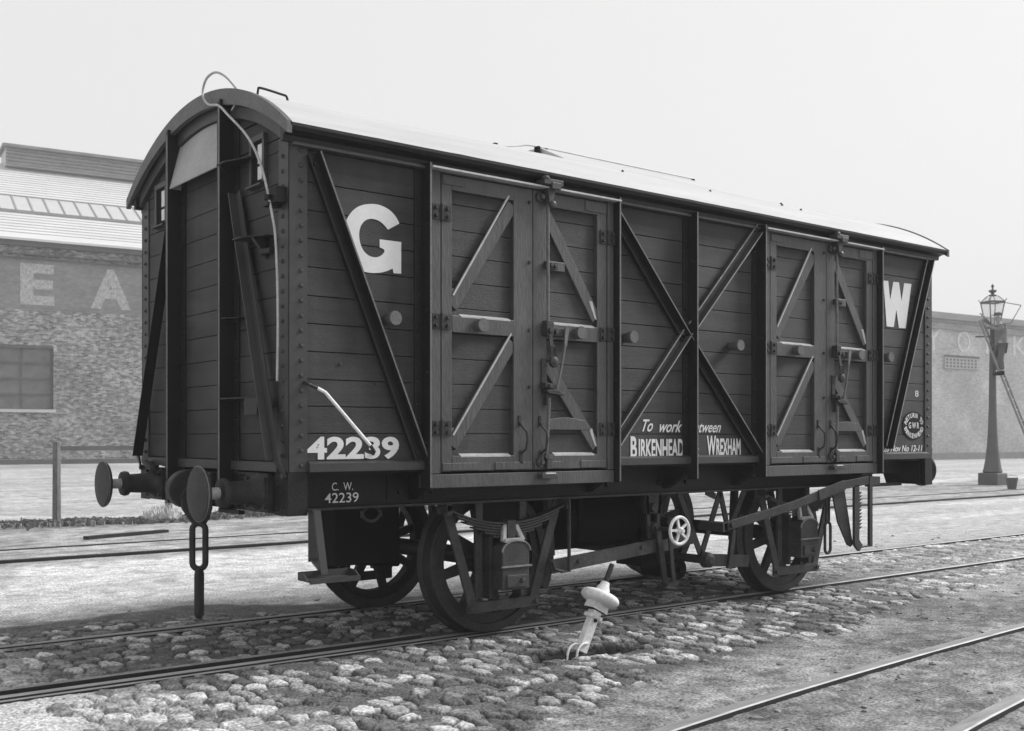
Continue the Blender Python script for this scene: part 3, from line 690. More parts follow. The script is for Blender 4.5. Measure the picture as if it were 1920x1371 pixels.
            h.box(bx - 0.014, bx + 0.10, *sorted((sg(-1.29), sg(FY - 0.002))), 2.552, 2.600)
            h.bolt((bx + 0.035, sg(-1.29), 2.578), (0, s, 0), 0.016, 0.016); h.bolt((bx + 0.072, sg(-1.29), 2.573), (0, s, 0), 0.014, 0.012)
            part('bar_bracket', h, M['gear'], dr, bevel=0.003)
            h = MB()
            h.box(bx - 0.026, bx + 0.035, *sorted((sg(-1.32), sg(FY - 0.002))), 2.085, 2.19)
            h.box(bx + 0.035, bx + 0.185, *sorted((sg(-1.305), sg(FY - 0.002))), 2.088, 2.145)
            h.bolt((bx + 0.065, sg(-1.305), 2.115), (0, s, 0), 0.018, 0.02); h.bolt((bx + 0.0, sg(-1.32), 2.12), (0, s, 0), 0.02, 0.02)
            part('latch_plate', h, M['gear'], dr, bevel=0.003)
            h = MB(); h.bar((bx + 0.155, sg(-1.32), 2.15), (bx + 0.138, sg(-1.32), 2.02), 0.035, 0.014, (0, 1, 0), 0.022)
            h.tube([(bx + 0.135, sg(-1.325), 2.03), (bx + 0.09, sg(-1.33), 1.85), (bx + 0.06, sg(-1.325), 1.72)], 0.009, 8)
            part('locking_lever', h, M['rod'], dr)
            # padlock on its hasp
            h = MB(); h.bar((bx + 0.0, sg(-1.325), 2.09), (bx + 0.01, sg(-1.33), 1.99), 0.03, 0.010, (0, 1, 0))
            h.link((bx + 0.022, sg(-1.335), 1.965), 0.055, 0.11, 0.006, 'x', 6)
            h.lathe((bx + 0.025, sg(-1.315), 1.905), (0, s, 0), [(0, 0.034), (0.012, 0.040), (0.03, 0.036), (0.04, 0.012)], 14)
            part('padlock', h, M['gear'], dr, smooth=True)
            h = MB(); h.bar((bx - 0.045, sg(-1.30), 1.745), (bx + 0.05, sg(-1.30), 1.735), 0.035, 0.05, (0, 1, 0))
            h.prism([(bx - 0.045, 1.712), (bx + 0.06, 1.718), (bx + 0.13, 1.685), (bx + 0.11, 1.675), (bx - 0.02, 1.69)], 'xz', sg(-1.335), sg(-1.28))
            h.bolt((bx - 0.01, sg(-1.33), 1.74), (0, s, 0), 0.016, 0.015)
            h.box(bx - 0.012, bx + 0.03, *sorted((sg(-1.30), sg(FY - 0.001))), 1.61, 1.69)
            h.box(bx - 0.035, bx + 0.012, *sorted((sg(-1.275), sg(FY - 0.001))), 1.70, 1.93)
            part('lever_keeper', h, M['gear'], dr, bevel=0.003)
            h = MB()
            h.lathe((bx - 0.05, sg(FY), 1.215), (0, s, 0), [(0, 0.036), (0.02, 0.033), (0.03, 0.018), (0.045, 0.016)], 14)
            h.box(bx - 0.01, bx + 0.04, *sorted((sg(-1.305), sg(FY - 0.001))), 1.17, 1.25)
            h.lathe((bx - 0.015, sg(-1.295), 1.258), (0, s, 0), [(0, 0.024), (0.02, 0.02)], 8)
            h.box(bx - 0.075, bx + 0.065, *sorted((sg(-1.33), sg(FY - 0.006))), 1.105, 1.135)
            part('bottom_catch', h, M['iron'], dr, bevel=0.003)
            h = MB(); h.box(bx - 0.045, bx + 0.045, *sorted((sg(-1.333), sg(-1.30))), 1.136, 1.146); part('catch_plate', h, M['bright'], dr)
for s in (-1, 1):
    door_pair(0.94, 2.575, True, s)
    door_pair(4.24, 5.885, False, s)
# door stops: turned wooden knobs standing off the side
for s in (-1, 1):
    for x in (0.657, 1.332, 2.192, 2.704, 3.893, 4.667, 5.539, 5.998):
        b = MB(); dz = 2.122
        b.lathe((x, s * 1.216, dz), (0, s, 0), [(0, 0.034), (0.02, 0.036), (0.09, 0.043), (0.108, 0.046), (0.116, 0.043)], 20)
        part('door_stop', b, M['stopwood'], smooth=True)
# grab rail painted white near the corner
b = MB(); b.tube([(0.088, -1.222, 1.712), (0.10, -1.26, 1.70), (0.15, -1.27, 1.678)], 0.011, 8); b.tube([(0.51, -1.27, 1.34), (0.545, -1.262, 1.30), (0.56, -1.222, 1.285)], [0.012, 0.010, 0.010], 8)
gr = part('brake_side_rail', b, M['gear'], smooth=True)
b = MB(); b.tube([(0.15, -1.27, 1.680), (0.20, -1.275, 1.655), (0.51, -1.27, 1.34)], 0.0105, 10); part('white_sleeve', b, M['white'], gr, smooth=True)
b = MB()
for x, z in ((0.33, 1.83), (0.585, 1.72), (0.33, 2.53)): b.rivet((x, S, z), (0, -1, 0), 0.012, 0.014)
part('side_bolts', b, M['iron'])

# lettering ------------------------------------------------------------
G = [(0.755, 2.732), (0.732, 2.772), (0.682, 2.813), (0.605, 2.834), (0.529, 2.828), (0.454, 2.803), (0.396, 2.749), (0.362, 2.68), (0.351, 2.615), (0.36, 2.542), (0.391, 2.472), (0.444, 2.421), (0.508, 2.401), (0.584, 2.403), (0.649, 2.417), (0.705, 2.444), (0.712, 2.416), (0.768, 2.418), (0.768, 2.617), (0.611, 2.617), (0.611, 2.567), (0.649, 2.559), (0.644, 2.535), (0.611, 2.508), (0.573, 2.499), (0.529, 2.506), (0.492, 2.533), (0.47, 2.577), (0.462, 2.627), (0.47, 2.675), (0.492, 2.71), (0.529, 2.736), (0.578, 2.739), (0.627, 2.726), (0.671, 2.684)]
def smooth_poly(P, keep, it=2):
    P = list(P)
    for _ in range(it):
        Q = []; K = set()
        for i, p in enumerate(P):
            q = P[(i + 1) % len(P)]
            if i in keep:
                K.add(len(Q)); Q.append(p); Q.append(((p[0] + q[0]) / 2, (p[1] + q[1]) / 2))
            else:
                a = P[i - 1]
                Q.append((p[0] * 0.75 + (a[0] + q[0]) * 0.125, p[1] * 0.75 + (a[1] + q[1]) * 0.125)); Q.append(((p[0] + q[0]) / 2, (p[1] + q[1]) / 2))
        P = Q; keep = K
    return P
Gs = smooth_poly(G, {0, 15, 16, 17, 18, 19, 20, 34})
W = [(6.047, 2.842), (6.125, 2.845), (6.157, 2.668), (6.209, 2.845), (6.302, 2.847), (6.345, 2.675), (6.39, 2.848), (6.512, 2.850), (6.415, 2.420), (6.302, 2.417), (6.259, 2.588), (6.215, 2.42), (6.1, 2.419)]
b = MB(); b.prism(Gs, 'xz', S - 0.0018, S - 0.0005); part('painted_letter', b, M['letter'], label='large white painted letter G')
b = MB(); b.prism(W, 'xz', S - 0.0018, S - 0.0005); part('painted_letter', b, M['letter'], label='large white painted letter W')
b = MB(); put_text(b, '42239', 0.108, 0.752, 1.252, 1.392, S - 0.002, bold=0.035, space=1.0); part('painted_number', b, M['letter'], label='white painted number 42239 on the side planks')
b = MB(); put_text(b, 'C.  W.', 0.395, 0.545, 1.055, 1.105, -1.002, bold=0.0); put_text(b, '42239', 0.345, 0.585, 0.978, 1.040, -1.002, bold=0.004)
part('painted_number', b, M['letter'], label='thin white C.W. 42239 on the solebar')
b = MB(); put_text(b, 'To', 2.90, 3.015, 1.430, 1.522, S - 0.002, 0.015, 0.5); put_text(b, 'work', 3.085, 3.335, 1.425, 1.515, S - 0.002, 0.015, 0.5)
part('painted_text', b, M['letter'], label='small italic words To work')
b = MB(); put_text(b, 'between', 3.42, 3.785, 1.425, 1.512, S - 0.002, 0.012, 0.5)
part('painted_text', b, M['letter'], label='small italic word between')
b = MB(); put_text(b, 'B', 2.778, 2.845, 1.228, 1.395, S - 0.002, 0.03); put_text(b, 'IRKENHEAD', 2.862, 3.350, 1.233, 1.375, S - 0.002, 0.03, 0, 1.0)
part('painted_text', b, M['letter'], label='white painted name Birkenhead')
b = MB(); put_text(b, '&', 3.455, 3.53, 1.240, 1.355, S - 0.002, 0.02); part('painted_text', b, M['letter'])
b = MB()
put_text(b, 'W', 3.618, 3.725, 1.240, 1.40, S - 0.002, 0.03); put_text(b, 'REXHAM', 3.73, 4.025, 1.240, 1.378, S - 0.002, 0.03)
part('painted_text', b, M['letter'], label='white painted name Wrexham')
# oval plate with RETURN TO / G W R / BIRKENHEAD
cx0, cz0 = 6.548, 1.497
b = MB(); b.prism([(cx0 + 0.188 * math.cos(t_), cz0 + 0.137 * math.sin(t_)) for t_ in np.linspace(0, 2 * math.pi, 33)[:-1]], 'xz', S - 0.004, S - 0.0005)
pl = part('return_plate', b, M['black'], label='small black oval plate lettered in white')
b = MB()
def arc_text(b, body, rx, rz_, a0, a1, h, w, inner):
    n = len(body)
    for i, ch in enumerate(body):
        if ch == ' ': continue
        t_ = a0 + (a1 - a0) * (i + 0.5) / n; v, f = text_verts(ch, 0.02); lo = v.min(0); hi = v.max(0)
        c = Vector((cx0 + rx * math.cos(t_), cz0 + rz_ * math.sin(t_))); tan = Vector((-rx * math.sin(t_), rz_ * math.cos(t_))).normalized()
        if not inner: tan = -tan
        up = Vector((-tan.y, tan.x)); ws = w * (0.5 if ch == 'I' else 1)
        vs = []
        for q in v:
            u = ((q[0] - lo[0]) / max(hi[0] - lo[0], 1e-3) - 0.5) * ws; k = ((q[1] - lo[1]) / (hi[1] - lo[1]) - 0.5) * h
            p = c + tan * u + up * k; vs.append((p.x, S - 0.006, p.y))
        b.add(vs, f)
arc_text(b, 'RETURN TO', 0.145, 0.100, R(170), R(10), 0.046, 0.036, False)
arc_text(b, 'BIRKENHEAD', 0.145, 0.098, R(190), R(350), 0.046, 0.033, True)
put_text(b, 'G W R', cx0 - 0.088, cx0 + 0.088, cz0 - 0.027, cz0 + 0.033, S - 0.006, 0.02)
part('plate_lettering', b, M['letter'], pl)
b = MB(); put_text(b, '20 Nov No 12-11', 6.045, 6.70, 1.250, 1.312, S - 0.002, 0.02, 0.2); part('painted_text', b, M['letter'], label='small white painted date line')
b = MB(); put_text(b, '8', 6.575, 6.635, 1.775, 1.835, S - 0.002, 0.0)
part('painted_text', b, M['letter'], label='small white painted figure 8')

# end of the van ---------------------------------------------------------
def xf(e): return (lambda x: x) if e == 0 else (lambda x: L_ - x)
for e in (0, 1):
    f_ = xf(e); sx = -1 if e == 0 else 1
    for s in (-1, 1):
        b = MB(); yw = s * 0.445
        b.box(*sorted((f_(-0.105), f_(-0.001))), yw - 0.007, yw + 0.007, 0.93, rz(0.445) - 0.06)
        b.box(*sorted((f_(-0.105), f_(-0.088))), *sorted((yw, yw + 0.035 * 1)), 0.96, rz(0.445) - 0.07)
        b.box(*sorted((f_(-0.010), f_(-0.0005))), *sorted((yw, yw - 0.085)), 1.16, rz(0.445) - 0.17)
        for z in np.arange(1.25, 3.2, 0.125): b.rivet((f_(-0.010), yw - 0.052, z), (sx, 0, 0), 0.010, 0.008)
        part('end_post', b, M['roofdark'], label='dark angle-iron post projecting from the van end'); ep_ = bpy.data.objects[list(WL)[-1]]  # shade on the end web put into a dark colour
        b = MB(); b.box(*sorted((f_(-0.1082), f_(-0.1052))), yw - 0.0072, yw + 0.0072, 1.1, rz(0.445) - 0.10); part('lit_edge', b, M['rod'], ep_)  # pale strip paints the lit front edge of the end post
        # raking brace: narrow at the top, foot at the corner
        b = MB()
        P = Vector((f_(-0.03), s * 0.56, 2.93)); Q = Vector((f_(-0.06), s * 1.165, 1.25))
        b.bar(P, Q, 0.070, 0.010, (1, 0, 0)); d = (Q - P).normalized()
        P2 = Vector((f_(-0.045), s * 0.525, 2.93)); Q2 = Vector((f_(-0.075), s * 1.13, 1.25)); b.bar(P2, Q2, 0.008, 0.075, (1, 0, 0))
        b.bar(Q, (f_(-0.02), s * 1.20, 1.15), 0.06, 0.012, (1, 0, 0), 0.02); b.bolt((f_(-0.02), s * 1.185, 1.16), (sx, 0, 0), 0.018, 0.02)
        part('end_brace', b, M['iron'] if s == -1 else M['roofdark'])  # near brace in a lit grey, far brace in a shaded dark colour
        # window
        y0, y1 = (0.72, 0.885) if s == 1 else (-0.885, -0.735)
        z0, z1 = (2.95, 3.205); b = MB()
        b.box(*sorted((f_(-0.022), f_(-0.0006))), y0 - 0.03, y0, z0, z1); b.box(*sorted((f_(-0.022), f_(-0.0006))), y1, y1 + 0.03, z0, z1)
        b.box(*sorted((f_(-0.026), f_(-0.0006))), y0 - 0.03, y1 + 0.03, z1, z1 + 0.035)
        b.prism([(f_(-0.05), z0 - 0.028), (f_(-0.05), z0 - 0.018), (f_(-0.001), z0 - 0.001), (f_(-0.001), z0 - 0.028)], 'xz', y0 - 0.03, y1 + 0.03)
        wf = part('window', b, M['iron'])
        b = MB(); b.box(*sorted((f_(-0.006), f_(-0.0005))), y0, y1, z0, z1); part('window_recess', b, M['black'], wf)
        b = MB(); ym = (y0 * 0.45 + y1 * 0.55); b.box(*sorted((f_(-0.010), f_(-0.0062))), y0, ym - 0.0, z0 + 0.02, z0 + 0.10); b.box(*sorted((f_(-0.010), f_(-0.0062))), y0, ym, z0 + 0.12, z1 - 0.02)
        part('pane', b, M['pane'], wf)
        # buffers
        b = MB(); c = (f_(0.0), s * 0.865, 1.055)
        b.box(*sorted((f_(-0.045), f_(-0.012))), s * 0.865 - 0.15, s * 0.865 + 0.15, 0.94, 1.165)
        b.lathe(c, (sx, 0, 0), [(0.04, 0.115), (0.07, 0.085), (0.12, 0.072), (0.235, 0.066), (0.24, 0.086), (0.262, 0.090), (0.282, 0.084), (0.288, 0.055)], 28)
        for dy in (-0.125, 0.125):
            for dz in (-0.08, 0.08): b.bolt((f_(-0.045), s * 0.865 + dy, 1.055 + dz), (sx, 0, 0), 0.016, 0.018)
        bf = part('buffer', b, M['gear'], smooth=True)
        b = MB(); b.lathe(c, (sx, 0, 0), [(0.27, 0.036), (0.39, 0.036)], 16); part('buffer_spindle', b, M['pale'], bf, smooth=True)
        b = MB(); b.lathe(c, (sx, 0, 0), [(0.375, 0.055), (0.392, 0.150), (0.402, 0.162), (0.414, 0.164), (0.423, 0.158), (0.432, 0.10), (0.436, 0.02)], 40); bh_ = part('buffer_head', b, M['gear'], bf, smooth=True)
        b = MB(); b.tube([(f_(-0.4145), s * 0.865 + 0.1625 * math.cos(t_), 1.055 + 0.1625 * math.sin(t_)) for t_ in np.linspace(0, 2 * math.pi, 41)[:-1]], 0.0042, 6, close=True); part('buffer_rim_highlight', b, M['rod'], bf, smooth=True)  # pale ring paints the highlight round the buffer head
    # headstock
    b = MB()
    if e == 0: b.box(*sorted((f_(-0.012), f_(0.12))), -1.17, 1.17, 0.93, 1.160)
    else: b.prism([(-1.17, 0.93), (-0.80, 0.93), (-0.76, 1.04), (0.76, 1.04), (0.80, 0.93), (1.17, 0.93), (1.17, 1.16), (-1.17, 1.16)], 'yz', f_(-0.012), f_(0.12))
    part('headstock', b, M['under'], bevel=0.006)
# hood over the end panel
b = MB(); n = 12; ys_ = np.linspace(-0.43, 0.43, n)
v = [( -0.012, y, rz(y) - 0.175) for y in ys_] + [(-0.095, y, 3.125) for y in ys_]; v += [(x + 0.006, y, z - 0.004) for x, y, z in v]
f = [(i, i + 1, n + i + 1, n + i) for i in range(n - 1)] + [(2 * n + i, 2 * n + i + 1, 3 * n + i + 1, 3 * n + i) for i in range(n - 1)]
f += [(n + i, n + i + 1, 3 * n + i + 1, 3 * n + i) for i in range(n - 1)]
b.add(v, f); b.prism([(-0.012, 3.45), (-0.095, 3.125), (-0.012, 3.125)], 'xz', 0.425, 0.434); b.prism([(-0.012, 3.45), (-0.095, 3.125), (-0.012, 3.125)], 'xz', -0.434, -0.425)
part('ventilator_hood', b, M['hood'], label='pale grey sheet hood below the end of the roof')
# steps on the near corner of the end
for i, (y0, y1, z, dx, box_) in enumerate(((-0.455, -0.78, 3.115, 0.13, 0), (-0.74, -1.02, 2.60, 0.15, 1), (-0.455, -0.60, 2.145, 0.10, 0), (-0.46, -0.955, 1.635, 0.12, 2))):
    b = MB(); b.prism([(-0.001, y0), (-0.001, y1), (-dx * 0.45, y1), (-dx, y0 - 0.12 if abs(y1 - y0) > 0.2 else y0 - 0.06), (-dx, y0)], 'xy', z - 0.008, z)
    if box_ == 1: b.prism([(-0.001, z - 0.01), (-0.10, z - 0.01), (-0.001, z - 0.13)], 'xz', -0.93, -0.90); b.cyl((-0.02, -0.90, z - 0.08), (-0.02, -1.02, z - 0.09), 0.03, 0.02, 10)
    if box_ == 2: b.box(-0.08, -0.001, -0.94, -0.76, z - 0.11, z - 0.0085)
    if box_ == 0: b.prism([(-0.001, z - 0.009), (-dx * 0.9, z - 0.009), (-0.001, z - 0.14)], 'xz', y0 - 0.03, y0 - 0.022)
    part('end_step', b, M['roofdark'])
# rope hanging over the roof edge, held by a bracket
pts = [(0.06, -0.40, 3.60), (0.0, -0.44, 3.64), (-0.06, -0.44, 3.69), (-0.10, -0.38, 3.725), (-0.12, -0.29, 3.71), (-0.12, -0.225, 3.66), (-0.12, -0.225, 3.60), (-0.115, -0.30, 3.535), (-0.115, -0.46, 3.49), (-0.12, -0.62, 3.39), (-0.12, -0.83, 3.25), (-0.12, -0.96, 3.14), (-0.115, -1.045, 3.03), (-0.105, -1.085, 2.94), (-0.09, -1.11, 2.83), (-0.075, -1.135, 2.70), (-0.06, -1.145, 2.58), (-0.05, -1.15, 2.35), (-0.045, -1.15, 2.06), (-0.04, -1.13, 1.72)]
def crom(P, n=6):
    P = [Vector(p) for p in P]; out = []
    for i in range(len(P) - 1):
        a = P[max(i - 1, 0)]; b_ = P[i]; c = P[i + 1]; d = P[min(i + 2, len(P) - 1)]
        for k in range(n):
            t_ = k / n; out.append(0.5 * ((2 * b_) + (-a + c) * t_ + (2 * a - 5 * b_ + 4 * c - d) * t_ ** 2 + (-a + 3 * b_ - 3 * c + d) * t_ ** 3))
    out.append(P[-1]); return out
b = MB(); b.tube(crom(pts), 0.0078, 8); part('cord', b, M['pale'], label='pale cord looped over the roof end and hanging down the van end', smooth=True)
b = MB(); b.box(-0.075, -0.008, -1.19, -1.10, 2.765, 2.86); b.lathe((-0.09, -1.11, 2.80), (0, 0, 1), [(-0.016, 0.022), (0.016, 0.022)], 12); b.box(-0.10, -0.01, -1.13, -1.06, 2.75, 2.772)
part('cord_bracket', b, M['under'], bevel=0.003)
b = MB(); b.bar((-0.09, -0.60, 3.43), (-0.06, -0.63, 3.50), 0.012, 0.006); part('cord_hook', b, M['pale'])
# roof fittings
b = MB(); b.tube(crom([(0.13, -0.50, 3.58), (0.135, -0.50, 3.628), (0.155, -0.50, 3.645), (0.30, -0.50, 3.632), (0.335, -0.50, 3.625), (0.345, -0.50, 3.585), (0.33, -0.52, 3.578), (0.42, -0.55, 3.565)], 4), 0.008, 8); part('roof_handle', b, M['under'], smooth=True)
b = MB(); b.tube(crom([(2.09, -0.52, 3.585), (2.15, -0.52, 3.592), (2.30, -0.50, 3.625), (2.47, -0.50, 3.647), (3.2, -0.50, 3.650), (4.25, -0.50, 3.655)], 4), 0.0055, 8); rr = part('roof_lamp_rail', b, M['pale'], smooth=True)
b = MB(); b.box(2.455, 2.475, -0.53, -0.48, 3.565, 3.645); b.box(2.535, 2.553, -0.53, -0.48, 3.565, 3.64); b.box(2.66, 2.69, -0.55, -0.50, 3.565, 3.585)
b.cyl((2.50, -0.5, 3.57), (2.50, -0.5, 3.62), 0.02, 0.015, 10); b.prism([(4.20, 3.565), (4.26, 3.565), (4.24, 3.60), (4.245, 3.65), (4.225, 3.65), (4.222, 3.60)], 'xz', -0.52, -0.49); b.box(2.03, 2.06, -0.53, -0.50, 3.56, 3.60)
part('rail_bracket', b, M['black'], rr)
b = MB(); b.prism([(-0.80, rz(0.80) - 0.01), (-0.78, rz(0.78) + 0.006), (-0.50, 3.645), (-0.2, 3.655), (0.2, 3.655), (0.5, 3.645), (0.80, rz(0.80) - 0.01)], 'yz', 2.49, 4.24); part('roof_hatch', b, M['roof'], roof, label='long low raised panel along the roof', bevel=0.006)
b = MB()
for x, y in ((3.0, -0.9), (3.9, -1.0), (4.9, -0.95), (5.1, -1.0), (5.0, -0.86)): b.rivet((x, y, rz(y) + 0.001), (0, -0.3, 1), 0.012, 0.014)
part('roof_bolts', b, M['gear'])

# underframe --------------------------------------------------------------
for s in (-1, 1):
    b = MB(); y0, y1 = sorted((s * 0.93, s * 0.985)); b.box(0.12, 6.22, y0, y1, 0.955, 1.165)
    b.box(6.22, L_ - 0.12, y0, y1, 1.035, 1.165)
    for x in (0.9, 1.15, 2.55, 2.75, 3.3, 3.5, 3.62, 4.25, 4.35, 5.9): b.bolt((x, s * 0.985, 1.03), (0, s, 0), 0.018, 0.02)
    for x in (0.80, 1.08, 3.40, 4.3): b.box(x, x + 0.05, *sorted((s * 0.985, s * 0.997)), 0.985, 1.15)
    sb = part('solebar', b, M['under'])
    b = MB(); b.box(0.115, 6.22, *sorted((s * 0.92, s * 1.045)), 0.938, 0.954); b.box(6.22, 6.74, *sorted((s * 0.90, s * 0.97)), 0.912, 0.942)
    part('solebar_flange', b, M['gear'], sb)
    for x in (1.0, 2.57, 3.40, 4.22, 5.9):  # knees carrying the body
        b = MB(); b.prism([(s * 0.986, 1.16), (s * 1.21, 1.16), (s * 1.21, 1.10), (s * 0.986, 0.98)], 'yz', x - 0.03, x + 0.03); part('body_knee', b, M['under'])
b = MB()
b.box(0.13, 6.72, -0.10, 0.10, 1.04, 1.16)
for x in (1.0, 2.5, 3.4, 4.3, 5.9): b.box(x - 0.05, x + 0.05, -0.93, 0.93, 1.0, 1.16)
b.box(0.13, 6.72, -1.18, 1.18, 1.166, 1.180)
part('underframe_member', b, M['under'])

RW = 0.52
def wheelset(xc):
    b = MB(); b.cyl((xc, -1.08, RW), (xc, 1.08, RW), 0.065, n=16); ax = part('axle', b, M['under'], smooth=True)
    for s in (-1, 1):
        c = (xc, s * 0.78, RW); d = (0, s, 0)
        b = MB()
        b.lathe(c, d, [(-0.070, RW - 0.055), (-0.070, RW + 0.022), (-0.058, RW + 0.030), (-0.040, RW + 0.022), (-0.030, RW + 0.004), (0.062, RW - 0.002), (0.068, RW - 0.008), (0.068, RW - 0.062), (0.05, RW - 0.066), (-0.05, RW - 0.066)], 64)
        # open the centre: remove end caps of the lathe
        b.f = [q for q in b.f if len(q) < 20]
        nn = 64; m_ = 10; base = 0
        b.f += [((m_ - 1) * nn + k, (m_ - 1) * nn + (k + 1) % nn, (k + 1) % nn, k) for k in range(nn)]
        wh = part('wheel', b, M['gear'], smooth=True)
        b = MB()
        rim = [(-0.045, RW - 0.125), (-0.045, RW - 0.0665), (0.048, RW - 0.0665), (0.048, RW - 0.125)]
        b.lathe(c, d, rim, 64); b.f = [q for q in b.f if len(q) < 20]; b.f += [(3 * 64 + k, 3 * 64 + (k + 1) % 64, (k + 1) % 64, k) for k in range(64)]
        for i in range(8):
            t_ = 2 * math.pi * (i + 0.32) / 8
            p = Vector((xc + 0.06 * math.cos(t_), s * 0.785, RW + 0.06 * math.sin(t_))); q = Vector((xc + (RW - 0.115) * math.cos(t_), s * 0.775, RW + (RW - 0.115) * math.sin(t_)))
            b.bar(p, q, 0.085, 0.050, (0, 1, 0), 0.058, 0.045)
        b.lathe(c, d, [(-0.09, 0.09), (-0.08, 0.12), (0.06, 0.115), (0.09, 0.09)], 28)
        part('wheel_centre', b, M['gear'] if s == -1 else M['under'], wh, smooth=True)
for xc in (1.757, 5.045): wheelset(xc)

def running_gear(xc, s):
    yf = s * 1.0
    # axle guard
    b = MB(); Yc = s * 0.955
    b.box(xc - 0.225, xc - 0.165, *sorted((s * 0.945, s * 0.970)), 0.20, 0.95); b.box(xc + 0.165, xc + 0.225, *sorted((s * 0.945, s * 0.970)), 0.20, 0.95)
    b.box(xc - 0.29, xc + 0.29, *sorted((s * 0.9449, s * 0.9701)), 0.62, 0.95) if False else None
    b.bar((xc - 0.50, s * 0.99, 0.94), (xc - 0.255, s * 0.985, 0.20), 0.070, 0.022, (0, 1, 0)); b.bar((xc + 0.50, s * 0.99, 0.94), (xc + 0.255, s * 0.985, 0.20), 0.070, 0.022, (0, 1, 0))
    b.bar((xc - 0.31, s * 0.985, 0.215), (xc + 0.31, s * 0.985, 0.215), 0.075, 0.026, (0, 1, 0))
    for x in (-0.195, 0.195):
        for z in (0.27, 0.37, 0.48, 0.59, 0.72): b.rivet((xc + x, s * 0.971, z), (0, s, 0), 0.014, 0.012)
    for x in (-0.285, 0.285): b.bolt((xc + x, s * 1.0, 0.215), (0, s, 0), 0.02, 0.02)
    ag = part('axle_guard', b, M['gearlit'], bevel=0.003)
    b = MB(); b.prism([(xc - 0.22, 0.95), (xc - 0.22, 0.60), (xc - 0.05, 0.80), (xc + 0.05, 0.80), (xc + 0.22, 0.60), (xc + 0.22, 0.95)], 'xz', s * 0.9405, s * 0.9435); part('guard_plate', b, M['black'], ag)
    for dx in (-0.14, 0.14): part('horn_guide', MB().box(xc + dx - 0.015, xc + dx + 0.015, *sorted((s * 0.93, s * 1.03)), 0.27, 0.70), M['gear'], ag)
    # axle box
    b = MB(); w = 0.118; z0 = 0.335; z1 = 0.60
    front = [(xc - w, z0), (xc + w, z0), (xc + w, z1)] + [(xc + w * math.cos(t_), z1 + 0.07 * math.sin(t_)) for t_ in np.linspace(0.15, math.pi - 0.15, 10)] + [(xc - w, z1)]
    b.prism(front, 'xz', s * 0.90, s * 1.135)
    b.box(xc - w - 0.012, xc + w + 0.012, *sorted((s * 1.05, s * 1.142)), 0.478, 0.492)
    b.box(xc - w * 0.75, xc + w * 0.75, *sorted((s * 1.13, s * 1.150)), 0.35, 0.44)
    b.bolt((xc + 0.04, s * 1.15, 0.40), (0, s, 0), 0.022, 0.02)
    ab = part('axle_box', b, M['gearlit'], bevel=0.006)
    b = MB()
    arc = [(xc + (w + 0.006) * math.cos(t_), z1 + 0.075 * math.sin(t_)) for t_ in np.linspace(0.0, math.pi, 12)]
    b.tube([(x, s * 1.138, z) for x, z in arc], 0.007, 6); b.box(xc - w - 0.013, xc + w + 0.013, *sorted((s * 1.135, s * 1.150)), 0.4925, 0.503)
    part('lid_edge', b, M['lip'], ab)
    b = MB()
    for sx in (-1, 1): b.bar((xc + sx * 0.085, s * 1.10, 0.668), (xc + sx * 0.05, s * 1.06, 0.775), 0.032, 0.03, (0, 1, 0))
    b.bar((xc - 0.085, s * 1.105, 0.675), (xc + 0.085, s * 1.105, 0.675), 0.03, 0.03, (0, 1, 0)); b.bar((xc - 0.05, s * 1.06, 0.77), (xc + 0.05, s * 1.06, 0.77), 0.03, 0.03, (0, 1, 0))
    part('spring_seat', b, M['pale'], ab, bevel=0.004)
    # leaf spring
    b = MB()
    for i in range(6):
        hl = 0.52 - i * 0.075; pts_ = []
        for t_ in np.linspace(-1, 1, 13):
            x = t_ * hl; pts_.append(Vector((xc + x, s * 1.03, 0.905 - 0.115 * (1 - (x / 0.52) ** 2) - i * 0.0185)))
        for k in range(12): b.bar(pts_[k], pts_[k + 1], 0.075, 0.0125, (0, 0, 1))
    b.box(xc - 0.036, xc + 0.036, *sorted((s * 0.975, s * 1.085)), 0.665, 0.812)
    for sx in (-1, 1):
        b.cyl((xc + sx * 0.525, s * 0.985, 0.915), (xc + sx * 0.525, s * 1.085, 0.915), 0.022, n=12)
        b.box(xc + sx * 0.525 - 0.03, xc + sx * 0.525 + 0.03, *sorted((s * 0.972, s * 0.992)), 0.87, 0.94); b.box(xc + sx * 0.525 - 0.02, xc + sx * 0.525 + 0.02, *sorted((s * 1.07, s * 1.085)), 0.87, 0.94)
    part('leaf_spring', b, M['gearlit'])
for xc in (1.757, 5.045):
    for s in (-1, 1): running_gear(xc, s)
# brake blocks beside each wheel
for xc, sx in ((1.757, 1), (5.045, -1)):
    for s in (-1, 1):
        b = MB(); pl = [(xc + sx * (RW + 0.012) * math.cos(t_), RW + (RW + 0.012) * math.sin(t_)) for t_ in np.linspace(-0.45, 0.35, 7)] + [(xc + sx * (RW + 0.085) * math.cos(t_), RW + (RW + 0.085) * math.sin(t_)) for t_ in np.linspace(0.35, -0.45, 7)]
        b.prism(pl, 'xz', s * 0.735, s * 0.825); b.bar((xc + sx * (RW + 0.06), s * 0.78, 0.95), (xc + sx * (RW + 0.09), s * 0.78, 0.5), 0.04, 0.06, (0, 1, 0))
        part('brake_block', b, M['gear'])
